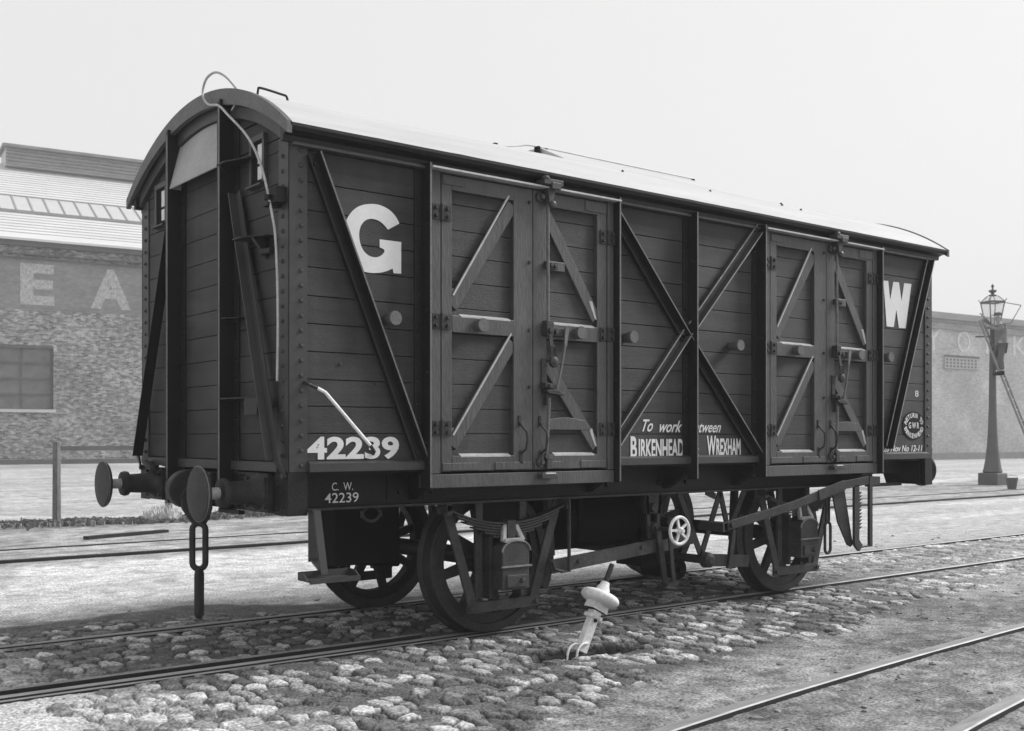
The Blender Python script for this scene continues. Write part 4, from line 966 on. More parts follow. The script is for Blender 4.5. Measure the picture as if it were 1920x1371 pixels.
# vessel and boxes between and ahead of the wheels, black to paint under-van shade
b = MB(); b.lathe((2.75, -0.25, 0.70), (1, 0, 0), [(0, 0.16), (0.03, 0.235), (1.02, 0.235), (1.05, 0.16)], 28); b.box(2.9, 2.95, -0.5, 0.0, 0.55, 1.0); b.box(3.6, 3.65, -0.5, 0.0, 0.55, 1.0)
part('underframe_shade_vessel', b, M['black'], smooth=True)
b = MB(); b.box(2.62, 3.75, 0.05, 0.55, 0.43, 1.0); part('underframe_shade_box', b, M['black'], bevel=0.01)
b = MB(); b.box(0.74, 1.26, -0.42, -0.20, 0.50, 1.0); part('underframe_shade_box', b, M['black'], bevel=0.01)
b = MB(); b.tube([(1.0, 0.3, 0.47), (1.7, 0.3, 0.40)], 0.035, 8); part('brake_pull_rod', b, M['under'])
b = MB(); b.cyl((4.02, -0.55, 0.25), (4.02, -0.15, 0.25), 0.085, n=18); b.cyl((4.02, -0.58, 0.25), (4.02, -0.10, 0.25), 0.03, n=8); b.box(3.6, 4.05, -0.5, -0.2, 0.30, 0.62); part('vacuum_pot', b, M['black'], smooth=True)
# push rod and side brake rigging
b = MB(); b.bar((2.14, -1.05, 0.455), (3.24, -1.05, 0.545), 0.10, 0.018, (0, 1, 0)); b.bolt((2.40, -1.06, 0.48), (0, -1, 0), 0.016, 0.015); b.bolt((3.05, -1.06, 0.54), (0, -1, 0), 0.016, 0.015)
b.bar((3.24, -1.05, 0.53), (3.65, -1.05, 0.58), 0.09, 0.018, (0, 1, 0)); part('push_rod', b, M['gearlit'])
b = MB(); b.tube([(2.29, -1.08, 0.945), (2.29, -1.08, 0.415), (2.22, -1.08, 0.42), (2.15, -1.08, 0.44), (2.13, -1.08, 0.50)], 0.013, 8); part('safety_loop', b, M['gear'], label='thin rod loop hanging below the solebar')
b = MB(); b.bar((3.20, -1.08, 0.70), (3.29, -1.08, 0.24), 0.05, 0.02, (0, 1, 0)); b.bar((3.30, -1.12, 0.60), (3.34, -1.12, 0.27), 0.035, 0.015, (0, 1, 0)); b.box(3.26, 3.38, -1.13, -1.06, 0.225, 0.25); part('brake_hanger', b, M['gear'])
# V hangers
b = MB()
for p, q in (((3.53, 0.94), (3.80, 0.40)), ((4.02, 0.93), (3.78, 0.40)), ((4.02, 0.94), (4.12, 0.62)), ((4.33, 0.94), (4.14, 0.62)), ((3.85, 0.94), (3.96, 0.90))):
    b.bar((p[0], -1.0, p[1]), (q[0], -1.0, q[1]), 0.05, 0.015, (0, 1, 0))
b.cyl((3.80, -1.06, 0.39), (3.80, 0.9, 0.39), 0.035, n=12); b.lathe((3.80, -1.03, 0.39), (0, -1, 0), [(0, 0.065), (0.06, 0.06), (0.08, 0.03)], 16)
b.bar((3.80, -1.04, 0.39), (4.32, -1.04, 0.345), 0.10, 0.03, (0, 1, 0)); b.bar((4.12, -1.06, 0.62), (4.06, -1.06, 0.30), 0.045, 0.03, (0, 1, 0))
part('vee_hanger', b, M['gear'])
b = MB(); b.tube([(3.53, -0.9, 0.72), (3.90, -0.6, 0.66), (4.25, -0.2, 0.62)], 0.02, 8); b.tube([(4.25, 0.85, 0.86), (3.9, 0.85, 0.55)], 0.03, 8); part('brake_pull_rod', b, M['gear'])
# white hand wheel
b = MB(); c = Vector((3.214, -1.30, 0.676)); pts_ = [c + Vector((0.103 * math.cos(t_), 0, 0.103 * math.sin(t_))) for t_ in np.linspace(0, 2 * math.pi, 33)[:-1]]
b.tube(pts_, 0.013, 8, close=True)
for i in range(5):
    t_ = 2 * math.pi * (i + 0.25) / 5 + 0.25; b.bar(c, c + Vector((0.098 * math.cos(t_), 0, 0.098 * math.sin(t_))), 0.022, 0.014, (0, 1, 0), 0.016)
b.lathe(c, (0, -1, 0), [(-0.02, 0.026), (0.02, 0.026), (0.03, 0.016), (0.045, 0.014)], 14)
hw_ = part('hand_wheel', b, M['white'], label='small white five-spoked valve hand wheel', smooth=True)
b = MB(); b.cyl((3.214, -1.285, 0.676), (3.214, -1.0, 0.676), 0.016, n=10); b.box(3.13, 3.30, -1.03, -0.99, 0.79, 0.94); b.lathe((3.20, -1.03, 0.84), (0, -1, 0), [(0, 0.04), (0.03, 0.035)], 12)
b.bar((3.14, -1.02, 0.94), (3.17, -1.02, 0.60), 0.035, 0.02, (0, 1, 0)); b.bar((3.29, -1.02, 0.94), (3.25, -1.02, 0.60), 0.035, 0.02, (0, 1, 0)); b.lathe((3.214, -1.01, 0.676), (0, -1, 0), [(0, 0.05), (0.05, 0.045)], 12)
part('valve_stem', b, M['gear'], hw_)
# long brake lever and its ratchet guard
b = MB()
P = [(3.72, 0.672), (3.80, 0.690), (4.30, 0.765), (4.62, 0.818), (4.95, 0.890), (5.30, 0.965), (5.68, 1.000)]
for i in range(len(P) - 1): b.bar((P[i][0], -1.30, P[i][1]), (P[i + 1][0], -1.30, P[i + 1][1]), 0.072, 0.020, (0, 1, 0))
b.bolt((3.80, -1.31, 0.69), (0, -1, 0), 0.022, 0.02); b.box(3.70, 3.76, -1.31, -1.05, 0.64, 0.71); b.bar((4.93, -1.315, 0.888), (5.30, -1.315, 0.967), 0.09, 0.014, (0, 1, 0))
part('brake_lever', b, M['gear'], label='long side brake lever rising towards the far end', bevel=0.003)
b = MB(); b.box(5.682, 5.725, -1.315, -1.29, 0.40, 1.03); b.tube([(5.70, -1.30, 0.41), (5.56, -1.30, 0.405)], 0.012, 6); b.box(5.68, 5.85, -1.31, -0.98, 0.955, 1.03)
b.box(5.46, 5.53, -1.31, -1.285, 0.44, 0.96); b.prism([(5.46, 0.47), (5.53, 0.47), (5.58, 0.42), (5.53, 0.37), (5.47, 0.42)], 'xz', -1.311, -1.284)
for i in range(11):
    z = 0.56 + i * 0.031; b.prism([(5.528, z), (5.575, z + 0.028), (5.528, z + 0.022)], 'xz', -1.309, -1.286)
b.prism([(5.19, 0.90), (5.36, 0.94), (5.49, 0.43), (5.46, 0.41), (5.41, 0.43), (5.27, 0.64)], 'xz', -1.27, -1.255)
part('brake_guard', b, M['gear'], label='toothed brake lever guard hanging below the body')
b = MB(); b.link((5.215, -1.20, 0.755), 0.060, 0.26, 0.011, 'x'); b.link((5.215, -1.20, 0.50), 0.105, 0.30, 0.013, 'x'); part('safety_chain', b, M['gear'], smooth=True)
# foot step near the corner
b = MB(); b.box(0.115, 0.170, -1.10, -1.085, 0.58, 0.945) if False else b.bar((0.135, -1.29, 0.955), (0.155, -1.345, 0.585), 0.045, 0.014, (0, 1, 0)); b.bar((0.135, -1.28, 0.955), (0.135, -1.0, 0.945), 0.045, 0.014, (0, 0, 1))
b.bar((0.285, -0.975, 0.94), (0.285, -0.975, 0.62), 0.075, 0.014, (0, 1, 0)); b.bar((0.285, -0.975, 0.63), (0.150, -1.335, 0.61), 0.05, 0.012, (0, 0, 1))
st = part('foot_step', b, M['iron'], label='iron step hanging from the near corner')
b = MB(); b.box(0.02, 0.35, -1.42, -1.29, 0.555, 0.567); b.box(0.02, 0.35, -1.428, -1.42, 0.545, 0.575); b.box(0.02, 0.35, -1.29, -1.282, 0.555, 0.605)
b.prism([(-1.42, 0.56), (-1.29, 0.56), (-1.29, 0.605), (-1.36, 0.60)], 'yz', 0.012, 0.020); b.prism([(-1.42, 0.56), (-1.29, 0.56), (-1.29, 0.605), (-1.36, 0.60)], 'yz', 0.35, 0.358)
part('step_tray', b, M['iron'], st)
b = MB(); b.link((0.68, -1.0, 0.90), 0.16, 0.12, 0.010, 'x'); part('shunting_hook', b, M['gear'], smooth=True)
# draw hook, shackle and coupling chain at the near end
b = MB(); b.box(-0.05, -0.012, -0.16, 0.16, 0.95, 1.16); b.cyl((-0.05, 0, 1.05), (-0.12, 0, 1.05), 0.05, n=14)
hook = [(-0.125 + 0.152 * math.cos(t_), 1.045 + 0.130 * math.sin(t_)) for t_ in np.linspace(0.35, 5.6, 26)] + [(-0.06, 1.00), (-0.05, 1.05)]
b.prism(hook, 'xz', -0.045, 0.045); dh = part('draw_hook', b, M['gear'], label='heavy round draw hook', bevel=0.012)
b = MB(); tp = [(-0.16, 1.06), (-0.20, 1.00), (-0.19, 0.92), (-0.15, 0.86), (-0.105, 0.80), (-0.035, 0.795), (-0.005, 0.84), (0.02, 0.91), (0.02, 1.0)]
b.prism([(x - 0.01, z) for x, z in tp], 'xz', -0.075, -0.045); part('shackle', b, M['gear'], dh, bevel=0.008)
b = MB(); b.link((-0.082, -0.06, 0.665), 0.128, 0.345, 0.0205, (0.786, -0.619, 0), 10); b.link((-0.080, -0.06, 0.352), 0.12, 0.345, 0.0225, (0.62, 0.786, 0), 10)
part('coupling_chain', b, M['gear'], dh, label='coupling chain of long links hanging nearly to the ground', smooth=True)
# hoses and small fittings on the near headstock
b = MB(); b.tube(crom([(-0.05, -0.50, 1.10), (-0.09, -0.56, 1.09), (-0.10, -0.64, 1.04), (-0.06, -0.66, 0.96)], 4), 0.022, 8); b.box(-0.04, -0.012, -0.99, -0.55, 1.160, 1.172); b.box(-0.05, -0.012, -0.62, -0.30, 0.905, 0.929)
part('end_pipe', b, M['under'])
b = MB(); b.tube(crom([(-0.05, 1.00, 1.19), (-0.08, 0.93, 1.20), (-0.08, 0.80, 1.17), (-0.04, 0.76, 1.12)], 4), 0.022, 8); part('end_pipe', b, M['under'])

# ------------------------------------------------------------------ points lever in front
pv = empty('points_lever', (1.80, -1.72, -0.05), 'white painted points lever with a thick round weight leaning out of the cobbles', 'lever')
Y = -1.70
foot = Vector((1.845, Y, -0.02)); tip = Vector((2.128, Y, 0.53)); ax = (tip - foot).normalized(); side = Vector((ax.z, 0, -ax.x))
at = lambda d, o_=0: foot + ax * d + side * o_
b = MB(); b.bar(at(0.0), at(0.27), 0.075, 0.05, (0, 1, 0), 0.066); b.bar(at(0.235), at(0.262), 0.115, 0.07, (0, 1, 0)); b.bar(at(0.262), at(0.29), 0.075, 0.06, (0, 1, 0))
for d_, o_ in ((0.25, -0.025), (0.25, 0.02)): b.bolt(at(d_, o_) + Vector((0, -0.034, 0)), (0, -1, 0), 0.010, 0.012)
part('lever_post', b, M['white'], pv, bevel=0.006)
b = MB(); b.bar(at(0.291), at(0.297), 0.13, 0.075, (0, 1, 0)); b.bolt(at(0.225, 0.0) + Vector((0, -0.030, 0)), (0, -1, 0), 0.013, 0.010); part('lever_joint', b, M['black'], pv)
b = MB(); b.bar((1.52, Y - 0.01, -0.035), (1.80, Y, -0.035), 0.05, 0.03); part('point_rod', b, M['gear'], pv)
b = MB(); b.bar(at(0.295), at(0.35), 0.150, 0.08, (0, 1, 0), 0.135); b.lathe(at(0.345), ax, [(0, 0.088), (0.006, 0.110), (0.018, 0.126), (0.036, 0.133), (0.054, 0.129), (0.068, 0.115), (0.076, 0.09)], 32)
part('round_weight', b, M['white'], pv, smooth=True)
b = MB(); b.lathe(at(0.42), ax, [(0, 0.052), (0.03, 0.045), (0.05, 0.034), (0.075, 0.028)], 16); part('handle_socket', b, M['white'], pv, smooth=True)
b = MB(); b.cyl(at(0.49), at(0.625), 0.019, 0.017, 14); part('handle', b, M['gear'], pv, smooth=True)
b = MB()
for dx, dy in ((0, 0), (0.055, -0.03)):
    b.tube(crom([(1.83 + dx, Y + dy, 0.035), (1.775 + dx, Y + dy - 0.01, 0.040), (1.725 + dx, Y + dy - 0.02, 0.010), (1.70 + dx, Y + dy - 0.03, -0.06)], 4), 0.008, 6)
part('strap', b, M['white'], pv)
b = MB(); b.box(1.79, 1.93, Y - 0.05, Y + 0.05, -0.075, -0.028); part('base_casting', b, M['gear'], pv)

# ------------------------------------------------------------------ posts and yard bits
fn = empty('post_and_rail_fence', (4.1, 11.6, 0), 'low wooden post and rail fence running behind the buffers at the left', 'fence')
for x, y, h in ((2.215, 11.43, 1.32), (4.125, 11.58, 1.30), (6.4, 11.76, 1.3)):
    w = 0.125; b = MB()
    b.lathe((x, y, -0.2), (0, 0, 1), [(0, w * 0.56), (0.2, w * 0.55), (h + 0.16, w * 0.50), (h + 0.19, w * 0.46), (h + 0.20, w * 0.3)], 9)
    part('post', b, M['wood'], fn, smooth=True)
b = MB(); b.bar((2.28, 11.435, 1.20), (6.35, 11.755, 1.20), 0.05, 0.075); part('rail', b, M['ledge'], fn)
b = MB(); b.box(0, 1.35, -0.06, 0.06, 0, 0.05)
o = obj('timber_baulk', b, M['railside'], label='dark low timber lying on the ground between the post and the buffers', cat='timber'); o.location = (1.75, 8.38, -0.03); o.rotation_euler = (0, 0, R(18))
# pale tuft and weeds
def tuft(name, cx_, cy_, rad, n, h, m, kind=None, label=None, cat=None, seed=3, stretch=1.0):
    r = np.random.default_rng(seed); b = MB()
    for i in range(n):
        a = r.uniform(0, 6.28); d = rad * math.sqrt(r.random()); x = cx_ + d * math.cos(a) * stretch; y = cy_ + d * math.sin(a); hh = h * r.uniform(0.4, 1) * (1 - 0.5 * d / rad)
        l = r.uniform(0.02, 0.05); t_ = r.uniform(0, 6.28); dx, dy = math.cos(t_) * l, math.sin(t_) * l; le = (r.uniform(-0.4, 0.4) * hh, r.uniform(-0.4, 0.4) * hh)
        b.add([(x - dx * .5, y - dy * .5, -0.03), (x + dx * .5, y + dy * .5, -0.03), (x + dx + le[0] * .5, y + dy + le[1] * .5, hh * .6), (x + le[0], y + le[1], hh)], [(0, 1, 2, 3)])
    o = obj(name, b, m, kind=kind, label=label, cat=cat)
    return o
M['weed'] = mat('weed_leaves', 0.16, 0.8, 0.4, 5.0); M['paleweed'] = mat('pale_dry_leaves', 0.62, 0.8, 0.2, 8.0)
tuft('dry_plant', 3.75, 10.9, 0.30, 420, 0.34, M['paleweed'], label='pale dry leafy clump growing beside the half hidden post', cat='plant')
b = MB(); r = np.random.default_rng(9)
for i in range(5200):
    x = r.uniform(-1.0, 9.0); y = 11.25 + r.normal(0, 0.28) + 0.25 * math.sin(x * 1.3); hh = r.uniform(0.02, 0.06) * (0.5 + vnoise(np.array(x), np.array(y), 1.1, 4)); t_ = r.uniform(0, 6.28); dx, dy = math.cos(t_) * 0.03, math.sin(t_) * 0.03
    b.add([(x - dx, y - dy, -0.04), (x + dx, y + dy, -0.04), (x + dx + r.uniform(-.04, .04), y + dy, hh), (x - dx, y - dy + r.uniform(-.04, .04), hh * .8)], [(0, 1, 2, 3)])
obj('weeds', b, M['weed'], kind='stuff', label='low straggling weeds along the line of posts', cat='weeds')

# ------------------------------------------------------------------ brick warehouse, left
A = Vector((10.779, 51.915, 0)); Bp = Vector((17.734, 51.020, 0)); ang = math.atan2(Bp.y - A.y, Bp.x - A.x)
wh = empty('brick_warehouse', A, 'long brick warehouse with slate roof and painted letters E A, left of the van', 'building', rz=ang)
b = MB(); b.box(-40, 2.5 - 6.5, 0, 20, -0.3, 11.3); b.box(2.5 - 6.5, 2.5, 0, 20, -0.3, 2.78); b.box(2.5 - 6.5, 2.5, 0, 20, 5.9, 11.3); b.box(2.5, 34, 0, 20, -0.3, 11.3); b.box(-4.0, 2.5, 0.35, 20, 2.78, 5.9)
part('wall', b, M['brick'], wh, local=True)
b = MB(); b.box(-40, 34, -0.28, -0.002, 11.05, 11.42); part('gutter', b, M['ledge'], wh, local=True)
b = MB(); b.box(-40, 34, -0.10, -0.002, 10.42, 10.50); b.box(-40, 34, -0.12, -0.002, 10.62, 10.68); part('string_course', b, M['ledge'], wh, local=True)
b = MB(); b.box(-40, 34, -0.08, -0.002, -0.3, 0.22); part('plinth', b, M['ledge'], wh, local=True)
b = MB(); b.box(-4.0, 2.5, 0.15, 0.348, 2.78, 5.9)
wn = part('window', b, M['shutter'], wh, local=True)
b = MB()
for z in (3.55, 4.35, 5.15): b.box(-4.0, 2.5, 0.10, 0.149, z - 0.05, z + 0.05)
for x in (-3.0, -1.7, -0.4, 1.0, 2.4): b.box(x - 0.04, x + 0.04, 0.11, 0.148, 2.78, 5.9)
part('glazing_bars', b, M['ledge'], wn, local=True)
b = MB(); b.box(-4.2, 2.6, -0.12, 0.34, 2.62, 2.779); part('sill', b, M['sill'], wn, local=True)
b = MB(); b.box(-4.0, 2.5, -0.012, -0.001, 5.9, 6.05); part('lintel', b, M['ledge'], wn, local=True)
# roof: slope up from the eaves to a louvred ridge
pitch = 0.50; q = 13.0; z1 = 11.42 + q * pitch
b = MB(); b.prism([(-0.35, 11.30), (-0.35, 11.42), (q, z1 + 0.17), (2 * q, 11.42), (2 * q, 11.30), (q, z1 - 0.1)], 'yz', -40.5, 34.5)
rf = part('roof', b, M['slate'], wh, local=True)
def slope(y, dz=0.0): return 11.42 + (y + 0.35) * (z1 + 0.17 - 11.42) / (q + 0.35) + dz
b = MB()
for k in range(26):
    y = 0.4 + k * 0.45
    if 3.5 < y < 6.3: continue
    b.box(-40, 34, y, y + 0.035, slope(y) - 0.02, slope(y) + 0.03)
part('slate_course', b, mat('slate_shadow_edges', 0.25, 0.7, 0.3, 2.0, (0.3, 1, 1)), rf, local=True)
y0, y1 = 3.6, 6.2
b = MB(); b.prism([(y0, slope(y0, 0.02)), (y0, slope(y0, 0.10)), (y1, slope(y1, 0.10)), (y1, slope(y1, 0.02))], 'yz', -8, 20); sk = part('skylight', b, M['glazing'], rf, local=True)
b = MB()
for x in np.arange(-7, 19.5, 0.82): b.prism([(y0, slope(y0, 0.105)), (y0, slope(y0, 0.15)), (y1, slope(y1, 0.15)), (y1, slope(y1, 0.105))], 'yz', x - 0.035, x + 0.035)
b.box(-8, 20, y0 - 0.06, y0, slope(y0, 0.0), slope(y0, 0.16)); b.box(-8, 20, y1, y1 + 0.06, slope(y1, 0.0), slope(y1, 0.16)); part('glazing_bars', b, mat('roof_bars', 0.28, 0.7, 0.2), sk, local=True)
b = MB(); zr0 = z1 - 0.15; b.box(1.5, 33, q - 1.2, q + 1.2, zr0, zr0 + 1.05)
vt = part('ridge_ventilator', b, M['slate'], rf, local=True)
b = MB()
for k in range(5): b.box(1.5, 33, q - 1.34, q - 1.205, zr0 + 0.06 + k * 0.20, zr0 + 0.14 + k * 0.20)
b.box(1.3, 33.2, q - 1.6, q + 1.6, zr0 + 1.051, zr0 + 1.22); part('louvre', b, M['darkslat'], vt, local=True)
def flat_text(b, body, x0, x1, z0, z1_, y, bold): return put_text(b, body, x0, x1, z0, z1_, y, bold)
b = MB(); b.box(-40, 34, -0.006, -0.001, 7.85, 10.40); part('painted_band', b, mat('painted_band', 0.20, 0.85, 0.22, 1.2, (0.4, 1, 1), 0.2, 8, fine=0.2), wh, local=True)
for ch, x0, x1 in (('E', 0.93, 2.54), ('A', 4.31, 6.33)):
    b = MB(); flat_text(b, ch, x0, x1, 8.10, 10.20, -0.015, 0.045); part('painted_letter', b, M['wallpaint'], wh, local=True, label='large faded white letter %s on the brick' % ch)

# ------------------------------------------------------------------ pale building, right
A2 = Vector((57.924, 29.035, 0)); B2 = Vector((67.366, 28.217, 0)); ang2 = math.atan2(B2.y - A2.y, B2.x - A2.x)
pb = empty('parapet_building', A2, 'low pale brick building with flat parapet and faded letters, behind the lamp post', 'building', rz=ang2)
b = MB(); b.box(-22, 30, 0, 12, -0.3, 8.35); part('wall', b, M['brick2'], pb, local=True)
b = MB(); b.box(-22.2, 30.2, -0.22, 12.2, 8.55, 8.94); b.box(-22.1, 30.1, -0.12, 12.1, 8.351, 8.549); part('parapet', b, mat('grey_parapet_stone', 0.24, 0.8, 0.2, 0.6, (1, 1, 3)), pb, local=True)
b = MB(); b.box(-22, 30, -0.08, -0.002, 7.95, 8.12); part('string_course', b, mat('pale_course', 0.24, 0.8, 0.2), pb, local=True)
b = MB(); b.box(-22, 30, -0.10, -0.002, -0.3, 0.40); part('plinth', b, mat('wall_plinth', 0.2, 0.8, 0.2), pb, local=True)
b = MB(); b.box(1.04, 4.56, -0.05, -0.002, 5.57, 6.40); gv = part('air_grille', b, mat('grille_stone', 0.34, 0.8, 0.1), pb, local=True)
b = MB()
for i in range(9):
    for k in range(3): b.box(1.2 + i * 0.36, 1.38 + i * 0.36, -0.06, -0.051, 5.66 + k * 0.2, 5.77 + k * 0.2)
b.box(1.04, 4.56, -0.058, -0.0505, 6.26, 6.40); part('grille_holes', b, M['ledge'], gv, local=True)
for ch, x0, x1 in (('Y', -0.75, 0.75), ('O', 2.35, 3.70), ('R', 5.3, 6.6), ('K', 8.25, 9.75)):
    b = MB(); flat_text(b, ch, x0, x1, 6.62, 8.0 - 0.08, -0.015, 0.0); part('painted_letter', b, M['wallpaint2'], pb, local=True, label='very faded white letter %s on the pale brick' % ch)

# ------------------------------------------------------------------ street lamp, ladder, lamplighter, bucket
lx, ly = 27.94, 9.375
lampo = empty('street_lamp', (lx, ly, 0), 'tall iron street lamp with flared base and glazed lantern at the far right', 'street lamp')
b = MB(); b.lathe((lx, ly, -0.05), (0, 0, 1), [(0.38, 0.26), (0.42, 0.285), (0.52, 0.255), (0.8, 0.205), (1.15, 0.165), (1.6, 0.135), (2.3, 0.112), (3.6, 0.095), (4.05, 0.085), (4.12, 0.13), (4.2, 0.09), (4.6, 0.07)], 10); part('column', b, M['lamp'], lampo, smooth=True)
b = MB(); b.box(lx - 0.30, lx + 0.30, ly - 0.30, ly + 0.30, -0.05, 0.33); part('base_block', b, M['lamp'], lampo, bevel=0.03)
b = MB(); d_ = Vector((0.786, -0.619, 0)); b.bar(Vector((lx, ly, 4.32)) - d_ * 0.5, Vector((lx, ly, 4.32)) + d_ * 0.35, 0.04, 0.04); part('ladder_bar', b, M['lamp'], lampo)
yawc = 0.6672
def rot2(x, y): c, s_ = math.cos(-yawc + 0.15), math.sin(-yawc + 0.15); return (lx + x * c - y * s_, ly + x * s_ + y * c)
b = MB(); z0, z1l = 4.58, 5.33; w0, w1 = 0.13, 0.235
cs = [(-1, -1), (1, -1), (1, 1), (-1, 1)]
for i, (a, c_) in enumerate(cs):
    a2, c2 = cs[(i + 1) % 4]
    p0 = rot2(a * w0, c_ * w0); p1 = rot2(a * w1, c_ * w1); p2 = rot2(a2 * w1, c2 * w1); p3 = rot2(a2 * w0, c2 * w0)
    b.bar((*p0, z0), (*p1, z1l), 0.026, 0.026); b.bar((*p1, z1l), (*p2, z1l), 0.045, 0.05); b.bar((*p0, z0), (*p3, z0), 0.035, 0.04)
    pt = rot2(a * 0.10, c_ * 0.10); b.bar((*p1, z1l + 0.02), (*pt, z1l + 0.19), 0.02, 0.02)
    tp_ = rot2(a * (w1 + 0.04), c_ * (w1 + 0.04)); b.bar((*p1, z1l), (*tp_, z1l + 0.09), 0.02, 0.02)
b.lathe((lx, ly, z1l + 0.18), (0, 0, 1), [(0, 0.11), (0.03, 0.12), (0.05, 0.05), (0.09, 0.04), (0.12, 0.10), (0.17, 0.115), (0.19, 0.03), (0.25, 0.02), (0.28, 0.045), (0.32, 0.035), (0.36, 0.008)], 14)
# open lantern door
pd = rot2(w1, -w1); pe = rot2(w1 + 0.42, -w1 - 0.15); pf = rot2(w0 + 0.30, -w0 - 0.1)
b.bar((*pd, z1l - 0.03), (*pe, z1l - 0.12), 0.015, 0.02); b.bar((*pe, z1l - 0.12), (*pf, z0 + 0.12), 0.02, 0.02); b.bar((*pf, z0 + 0.12), (*rot2(w0, -w0), z0 + 0.1), 0.015, 0.02)
ln = part('lantern', b, M['lamp'], lampo)
b = MB()
for i, (a, c_) in enumerate(cs):
    if i == 0: pass
    a2, c2 = cs[(i + 1) % 4]; k = 0.97
    v = [(*rot2(a * w0 * k, c_ * w0 * k), z0), (*rot2(a2 * w0 * k, c2 * w0 * k), z0), (*rot2(a2 * w1 * k, c2 * w1 * k), z1l), (*rot2(a * w1 * k, c_ * w1 * k), z1l)]; b.add(v, [(0, 1, 2, 3)])
    v = [(*rot2(a * w1 * k, c_ * w1 * k), z1l + 0.02), (*rot2(a2 * w1 * k, c2 * w1 * k), z1l + 0.02), (*rot2(a2 * 0.1, c2 * 0.1), z1l + 0.18), (*rot2(a * 0.1, c_ * 0.1), z1l + 0.18)]; b.add(v, [(0, 1, 2, 3)])
part('lantern_glass', b, M['glass'], ln)
# ladder: leaning from lower right up to the crossbar
right = Vector((0.786, -0.619, 0)); fwd = Vector((0.619, 0.786, 0))
base = Vector((lx, ly, 0)) + right * 1.38 - fwd * 0.42; top = Vector((lx, ly, 4.80)) - right * 0.42 - fwd * 0.15
lat = (fwd * 0.80 + right * 0.60); lat = lat - (top - base).normalized() * lat.dot((top - base).normalized()); lat.normalize()
ld = empty('ladder', base, 'wooden ladder leaning from the lower right up against the street lamp', 'ladder')
b = MB(); hw2 = 0.21
for s in (-1, 1):
    b = MB(); b.bar(base + lat * s * hw2, top + lat * s * hw2, 0.060, 0.030, lat); part('stile', b, M['ladder'], ld)
b = MB(); nR = 15; Lr = (top - base).length
for i in range(1, nR + 1):
    p = base.lerp(top, i / (nR + 0.6)); b.cyl(p - lat * hw2, p + lat * hw2, 0.013, n=6)
part('rungs', b, M['ladder'], ld)
# bucket
bx_, by_ = 25.9, 7.75
b = MB(); b.lathe((bx_, by_, -0.02), (0, 0, 1), [(0, 0.105), (0.0, 0.11), (0.28, 0.155), (0.30, 0.162), (0.30, 0.150), (0.06, 0.105), (0.05, 0.02)], 18)
bk = obj('bucket', b, M['lamp'], label='small metal bucket on the ground beside the lamp base', cat='bucket', loc=(bx_, by_, 0), smooth=True)
b = MB(); b.tube([(bx_ + 0.155 * math.cos(t_) * right.x, by_ + 0.155 * math.cos(t_) * right.y, 0.29 + 0.05 * math.sin(t_)) for t_ in np.linspace(0, math.pi, 9)], 0.006, 6); part('handle', b, M['lamp'], bk)

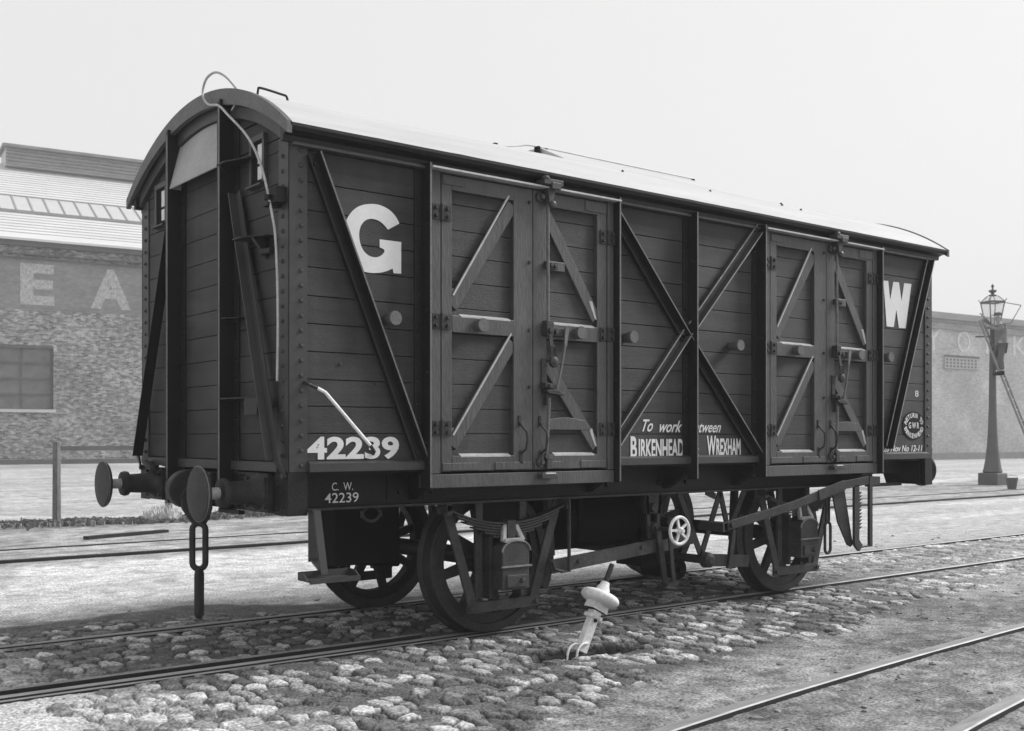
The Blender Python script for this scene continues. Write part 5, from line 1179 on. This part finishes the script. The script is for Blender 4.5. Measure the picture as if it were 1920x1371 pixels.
# person on the ladder, built with skinned skeletons
def skin_obj(name, verts, edges, radii, roots, m, parent, off, sub=2):
    me = bpy.data.meshes.new(name); me.from_pydata([tuple(Vector(v) - off) for v in verts], edges, []); o = bpy.data.objects.new(name, me); link(o, parent)
    me.materials.append(m)
    md = o.modifiers.new('skin', 'SKIN')
    if not me.skin_vertices:
        pass
    sv = me.skin_vertices[0].data if len(me.skin_vertices) else me.attributes.new('skin', 'FLOAT', 'POINT')
    for i, r_ in enumerate(radii):
        sv[i].radius = (r_, r_) if not isinstance(r_, tuple) else r_; sv[i].use_root = i in roots
    md.use_smooth_shade = True
    s_ = o.modifiers.new('sub', 'SUBSURF'); s_.levels = sub; s_.render_levels = sub
    WL[o.name] = off; return o
def make_person():
    # feet stand on a rung at height zf; torso upright, arms raised to the lantern
    zf = 3.17; t_ = zf / top.z; rung = base.lerp(top, t_)
    C0 = Vector((rung.x, rung.y, zf)) - right * 0.10 - fwd * 0.10
    off = Vector((C0.x, C0.y, C0.z)); f = -right   # faces the lamp, leftwards in view
    sd = fwd
    pe_ = empty('person', off, 'lamplighter in dark clothes and cap standing on the ladder with arms raised to the lantern', 'person')
    def P(a, l, z): return C0 + f * a + sd * l + Vector((0, 0, z))
    V = []; E = []; Rr = []
    def chain(pts, rad, start=None):
        prev = start; ids = []
        for p, r_ in zip(pts, rad):
            V.append(p); Rr.append(r_); i = len(V) - 1; ids.append(i)
            if prev is not None: E.append((prev, i))
            prev = i
        return ids
    sp = chain([P(0, 0, 0.90), P(-0.02, 0, 1.05), P(0.0, 0, 1.22), P(0.03, 0, 1.40), P(0.05, 0, 1.49), P(0.07, 0, 1.56), P(0.09, 0, 1.64), P(0.09, 0, 1.73)], [(0.13, 0.16), (0.12, 0.14), (0.13, 0.16), (0.11, 0.15), 0.06, 0.06, 0.085, 0.075])
    hands = []
    for s in (-1, 1):
        l1 = chain([P(0.02, s * 0.10, 0.84), P(0.16 if s == 1 else 0.06, s * 0.11, 0.48), P(0.0, s * 0.10, 0.09), P(0.13, s * 0.10, 0.03)], [0.10, 0.065, 0.045, 0.04], sp[0])
        a = chain([P(0.03, s * 0.19, 1.40), P(0.20, s * 0.24, 1.28 if s == -1 else 1.45), P(0.42, s * 0.14, 1.42 if s == -1 else 1.70), P(0.48, s * 0.13, 1.45 if s == -1 else 1.76)], [0.06, 0.045, 0.032, 0.036], sp[3])
        hands.append((s, a[-1]))
        hp = V[a[-1]]
        for k in range(5):
            o_ = (k - 2) * 0.019; ln_ = (0.055, 0.075, 0.082, 0.076, 0.060)[k]
            d1 = f * 0.7 + Vector((0, 0, 0.6)); dd = d1.normalized()
            chain([hp + dd * 0.03 + sd * o_, hp + dd * (0.03 + ln_ * 0.6) + sd * o_, hp + dd * (0.03 + ln_ * 0.8) + sd * o_ + f * 0.02 - Vector((0, 0, 0.02))], [0.011, 0.009, 0.008], a[-1])
    skin_obj('body', V, E, Rr, {0}, M['skin'], pe_, off, 1)
    # jacket
    V.clear(); E.clear(); Rr.clear()
    sp = chain([P(0, 0, 0.80), P(0, 0, 0.92), P(-0.02, 0, 1.06), P(0, 0, 1.22), P(0.03, 0, 1.40), P(0.05, 0, 1.47)], [(0.17, 0.20), (0.165, 0.19), (0.15, 0.17), (0.155, 0.19), (0.13, 0.17), 0.08])
    for s in (-1, 1): chain([P(0.03, s * 0.19, 1.40), P(0.20, s * 0.24, 1.28 if s == -1 else 1.45), P(0.41, s * 0.145, 1.41 if s == -1 else 1.685)], [0.078, 0.060, 0.046], sp[4])
    skin_obj('jacket', list(V), list(E), list(Rr), {0}, M['cloth2'], pe_, off, 2)
    V.clear(); E.clear(); Rr.clear()
    hp_ = chain([P(0, 0, 0.88)], [(0.15, 0.18)])
    for s in (-1, 1): chain([P(0.02, s * 0.10, 0.80), P(0.16 if s == 1 else 0.06, s * 0.11, 0.48), P(0.0, s * 0.10, 0.14)], [0.115, 0.085, 0.07], hp_[0])
    skin_obj('trousers', list(V), list(E), list(Rr), {0}, M['cloth'], pe_, off, 2)
    for s in (-1, 1):
        V.clear(); E.clear(); Rr.clear()
        chain([P(-0.04, s * 0.10, 0.045), P(0.0, s * 0.10, 0.05), P(0.10, s * 0.10, 0.04), P(0.19, s * 0.10, 0.035)], [0.048, 0.055, 0.046, 0.036]); chain([P(0, s * 0.10, 0.14)], [0.055], 1)
        skin_obj('boot', list(V), list(E), list(Rr), {0}, M['black'], pe_, off, 2)
    b = MB(); hc = P(0.085, 0, 1.715); b.lathe(hc, (0, 0, 1), [(0.02, 0.100), (0.05, 0.112), (0.085, 0.108), (0.11, 0.07), (0.115, 0.01)], 18); b.prism([(hc.x - 0.02, hc.y - 0.06), (hc.x + f.x * 0.19 - 0.05 * sd.x, hc.y + f.y * 0.19 - 0.05 * sd.y), (hc.x + f.x * 0.19 + 0.05 * sd.x, hc.y + f.y * 0.19 + 0.05 * sd.y), (hc.x + 0.06 * sd.x, hc.y + 0.09 * sd.y)], 'xy', hc.z + 0.022, hc.z + 0.032)
    obj('cap', b, M['cloth'], pe_, smooth=True)
    b = MB()   # face: nose, brow, ears
    b.cyl(P(0.165, 0, 1.665), P(0.205, 0, 1.635), 0.010, 0.016, 8)
    for s in (-1, 1): b.lathe(P(0.08, s * 0.085, 1.66), sd * s, [(0, 0.028), (0.015, 0.030), (0.02, 0.018)], 10)
    obj('face_features', b, M['skin'], pe_, smooth=True)
    b = MB()
    for s in (-1, 1): b.lathe(P(0.158, s * 0.032, 1.675), f, [(0, 0.012), (0.008, 0.009), (0.011, 0.003)], 8)
    b.box(P(0.16, 0, 0).x - 0.006, P(0.16, 0, 0).x + 0.006, P(0.16, 0, 0).y - 0.02, P(0.16, 0, 0).y + 0.02, C0.z + 1.600, C0.z + 1.608)
    obj('eyes_and_mouth', b, M['cloth'], pe_)
make_person()

# ------------------------------------------------------------------ haze
b = MB(); b.box(-245, 340, -60, 395, -1.4, 21.5)
hz = obj('haze', b, M['far'], kind='stuff', label='pale thin haze over the yard', cat='haze')
m = bpy.data.materials.new('thin_haze'); m.use_nodes = True; t = m.node_tree; t.nodes.clear()
vo = t.nodes.new('ShaderNodeVolumePrincipled'); vo.inputs['Color'].default_value = (0.97, 0.97, 0.97, 1); vo.inputs['Density'].default_value = 0.0019
out = t.nodes.new('ShaderNodeOutputMaterial'); t.links.new(vo.outputs[0], out.inputs['Volume']); hz.data.materials.clear(); hz.data.materials.append(m)
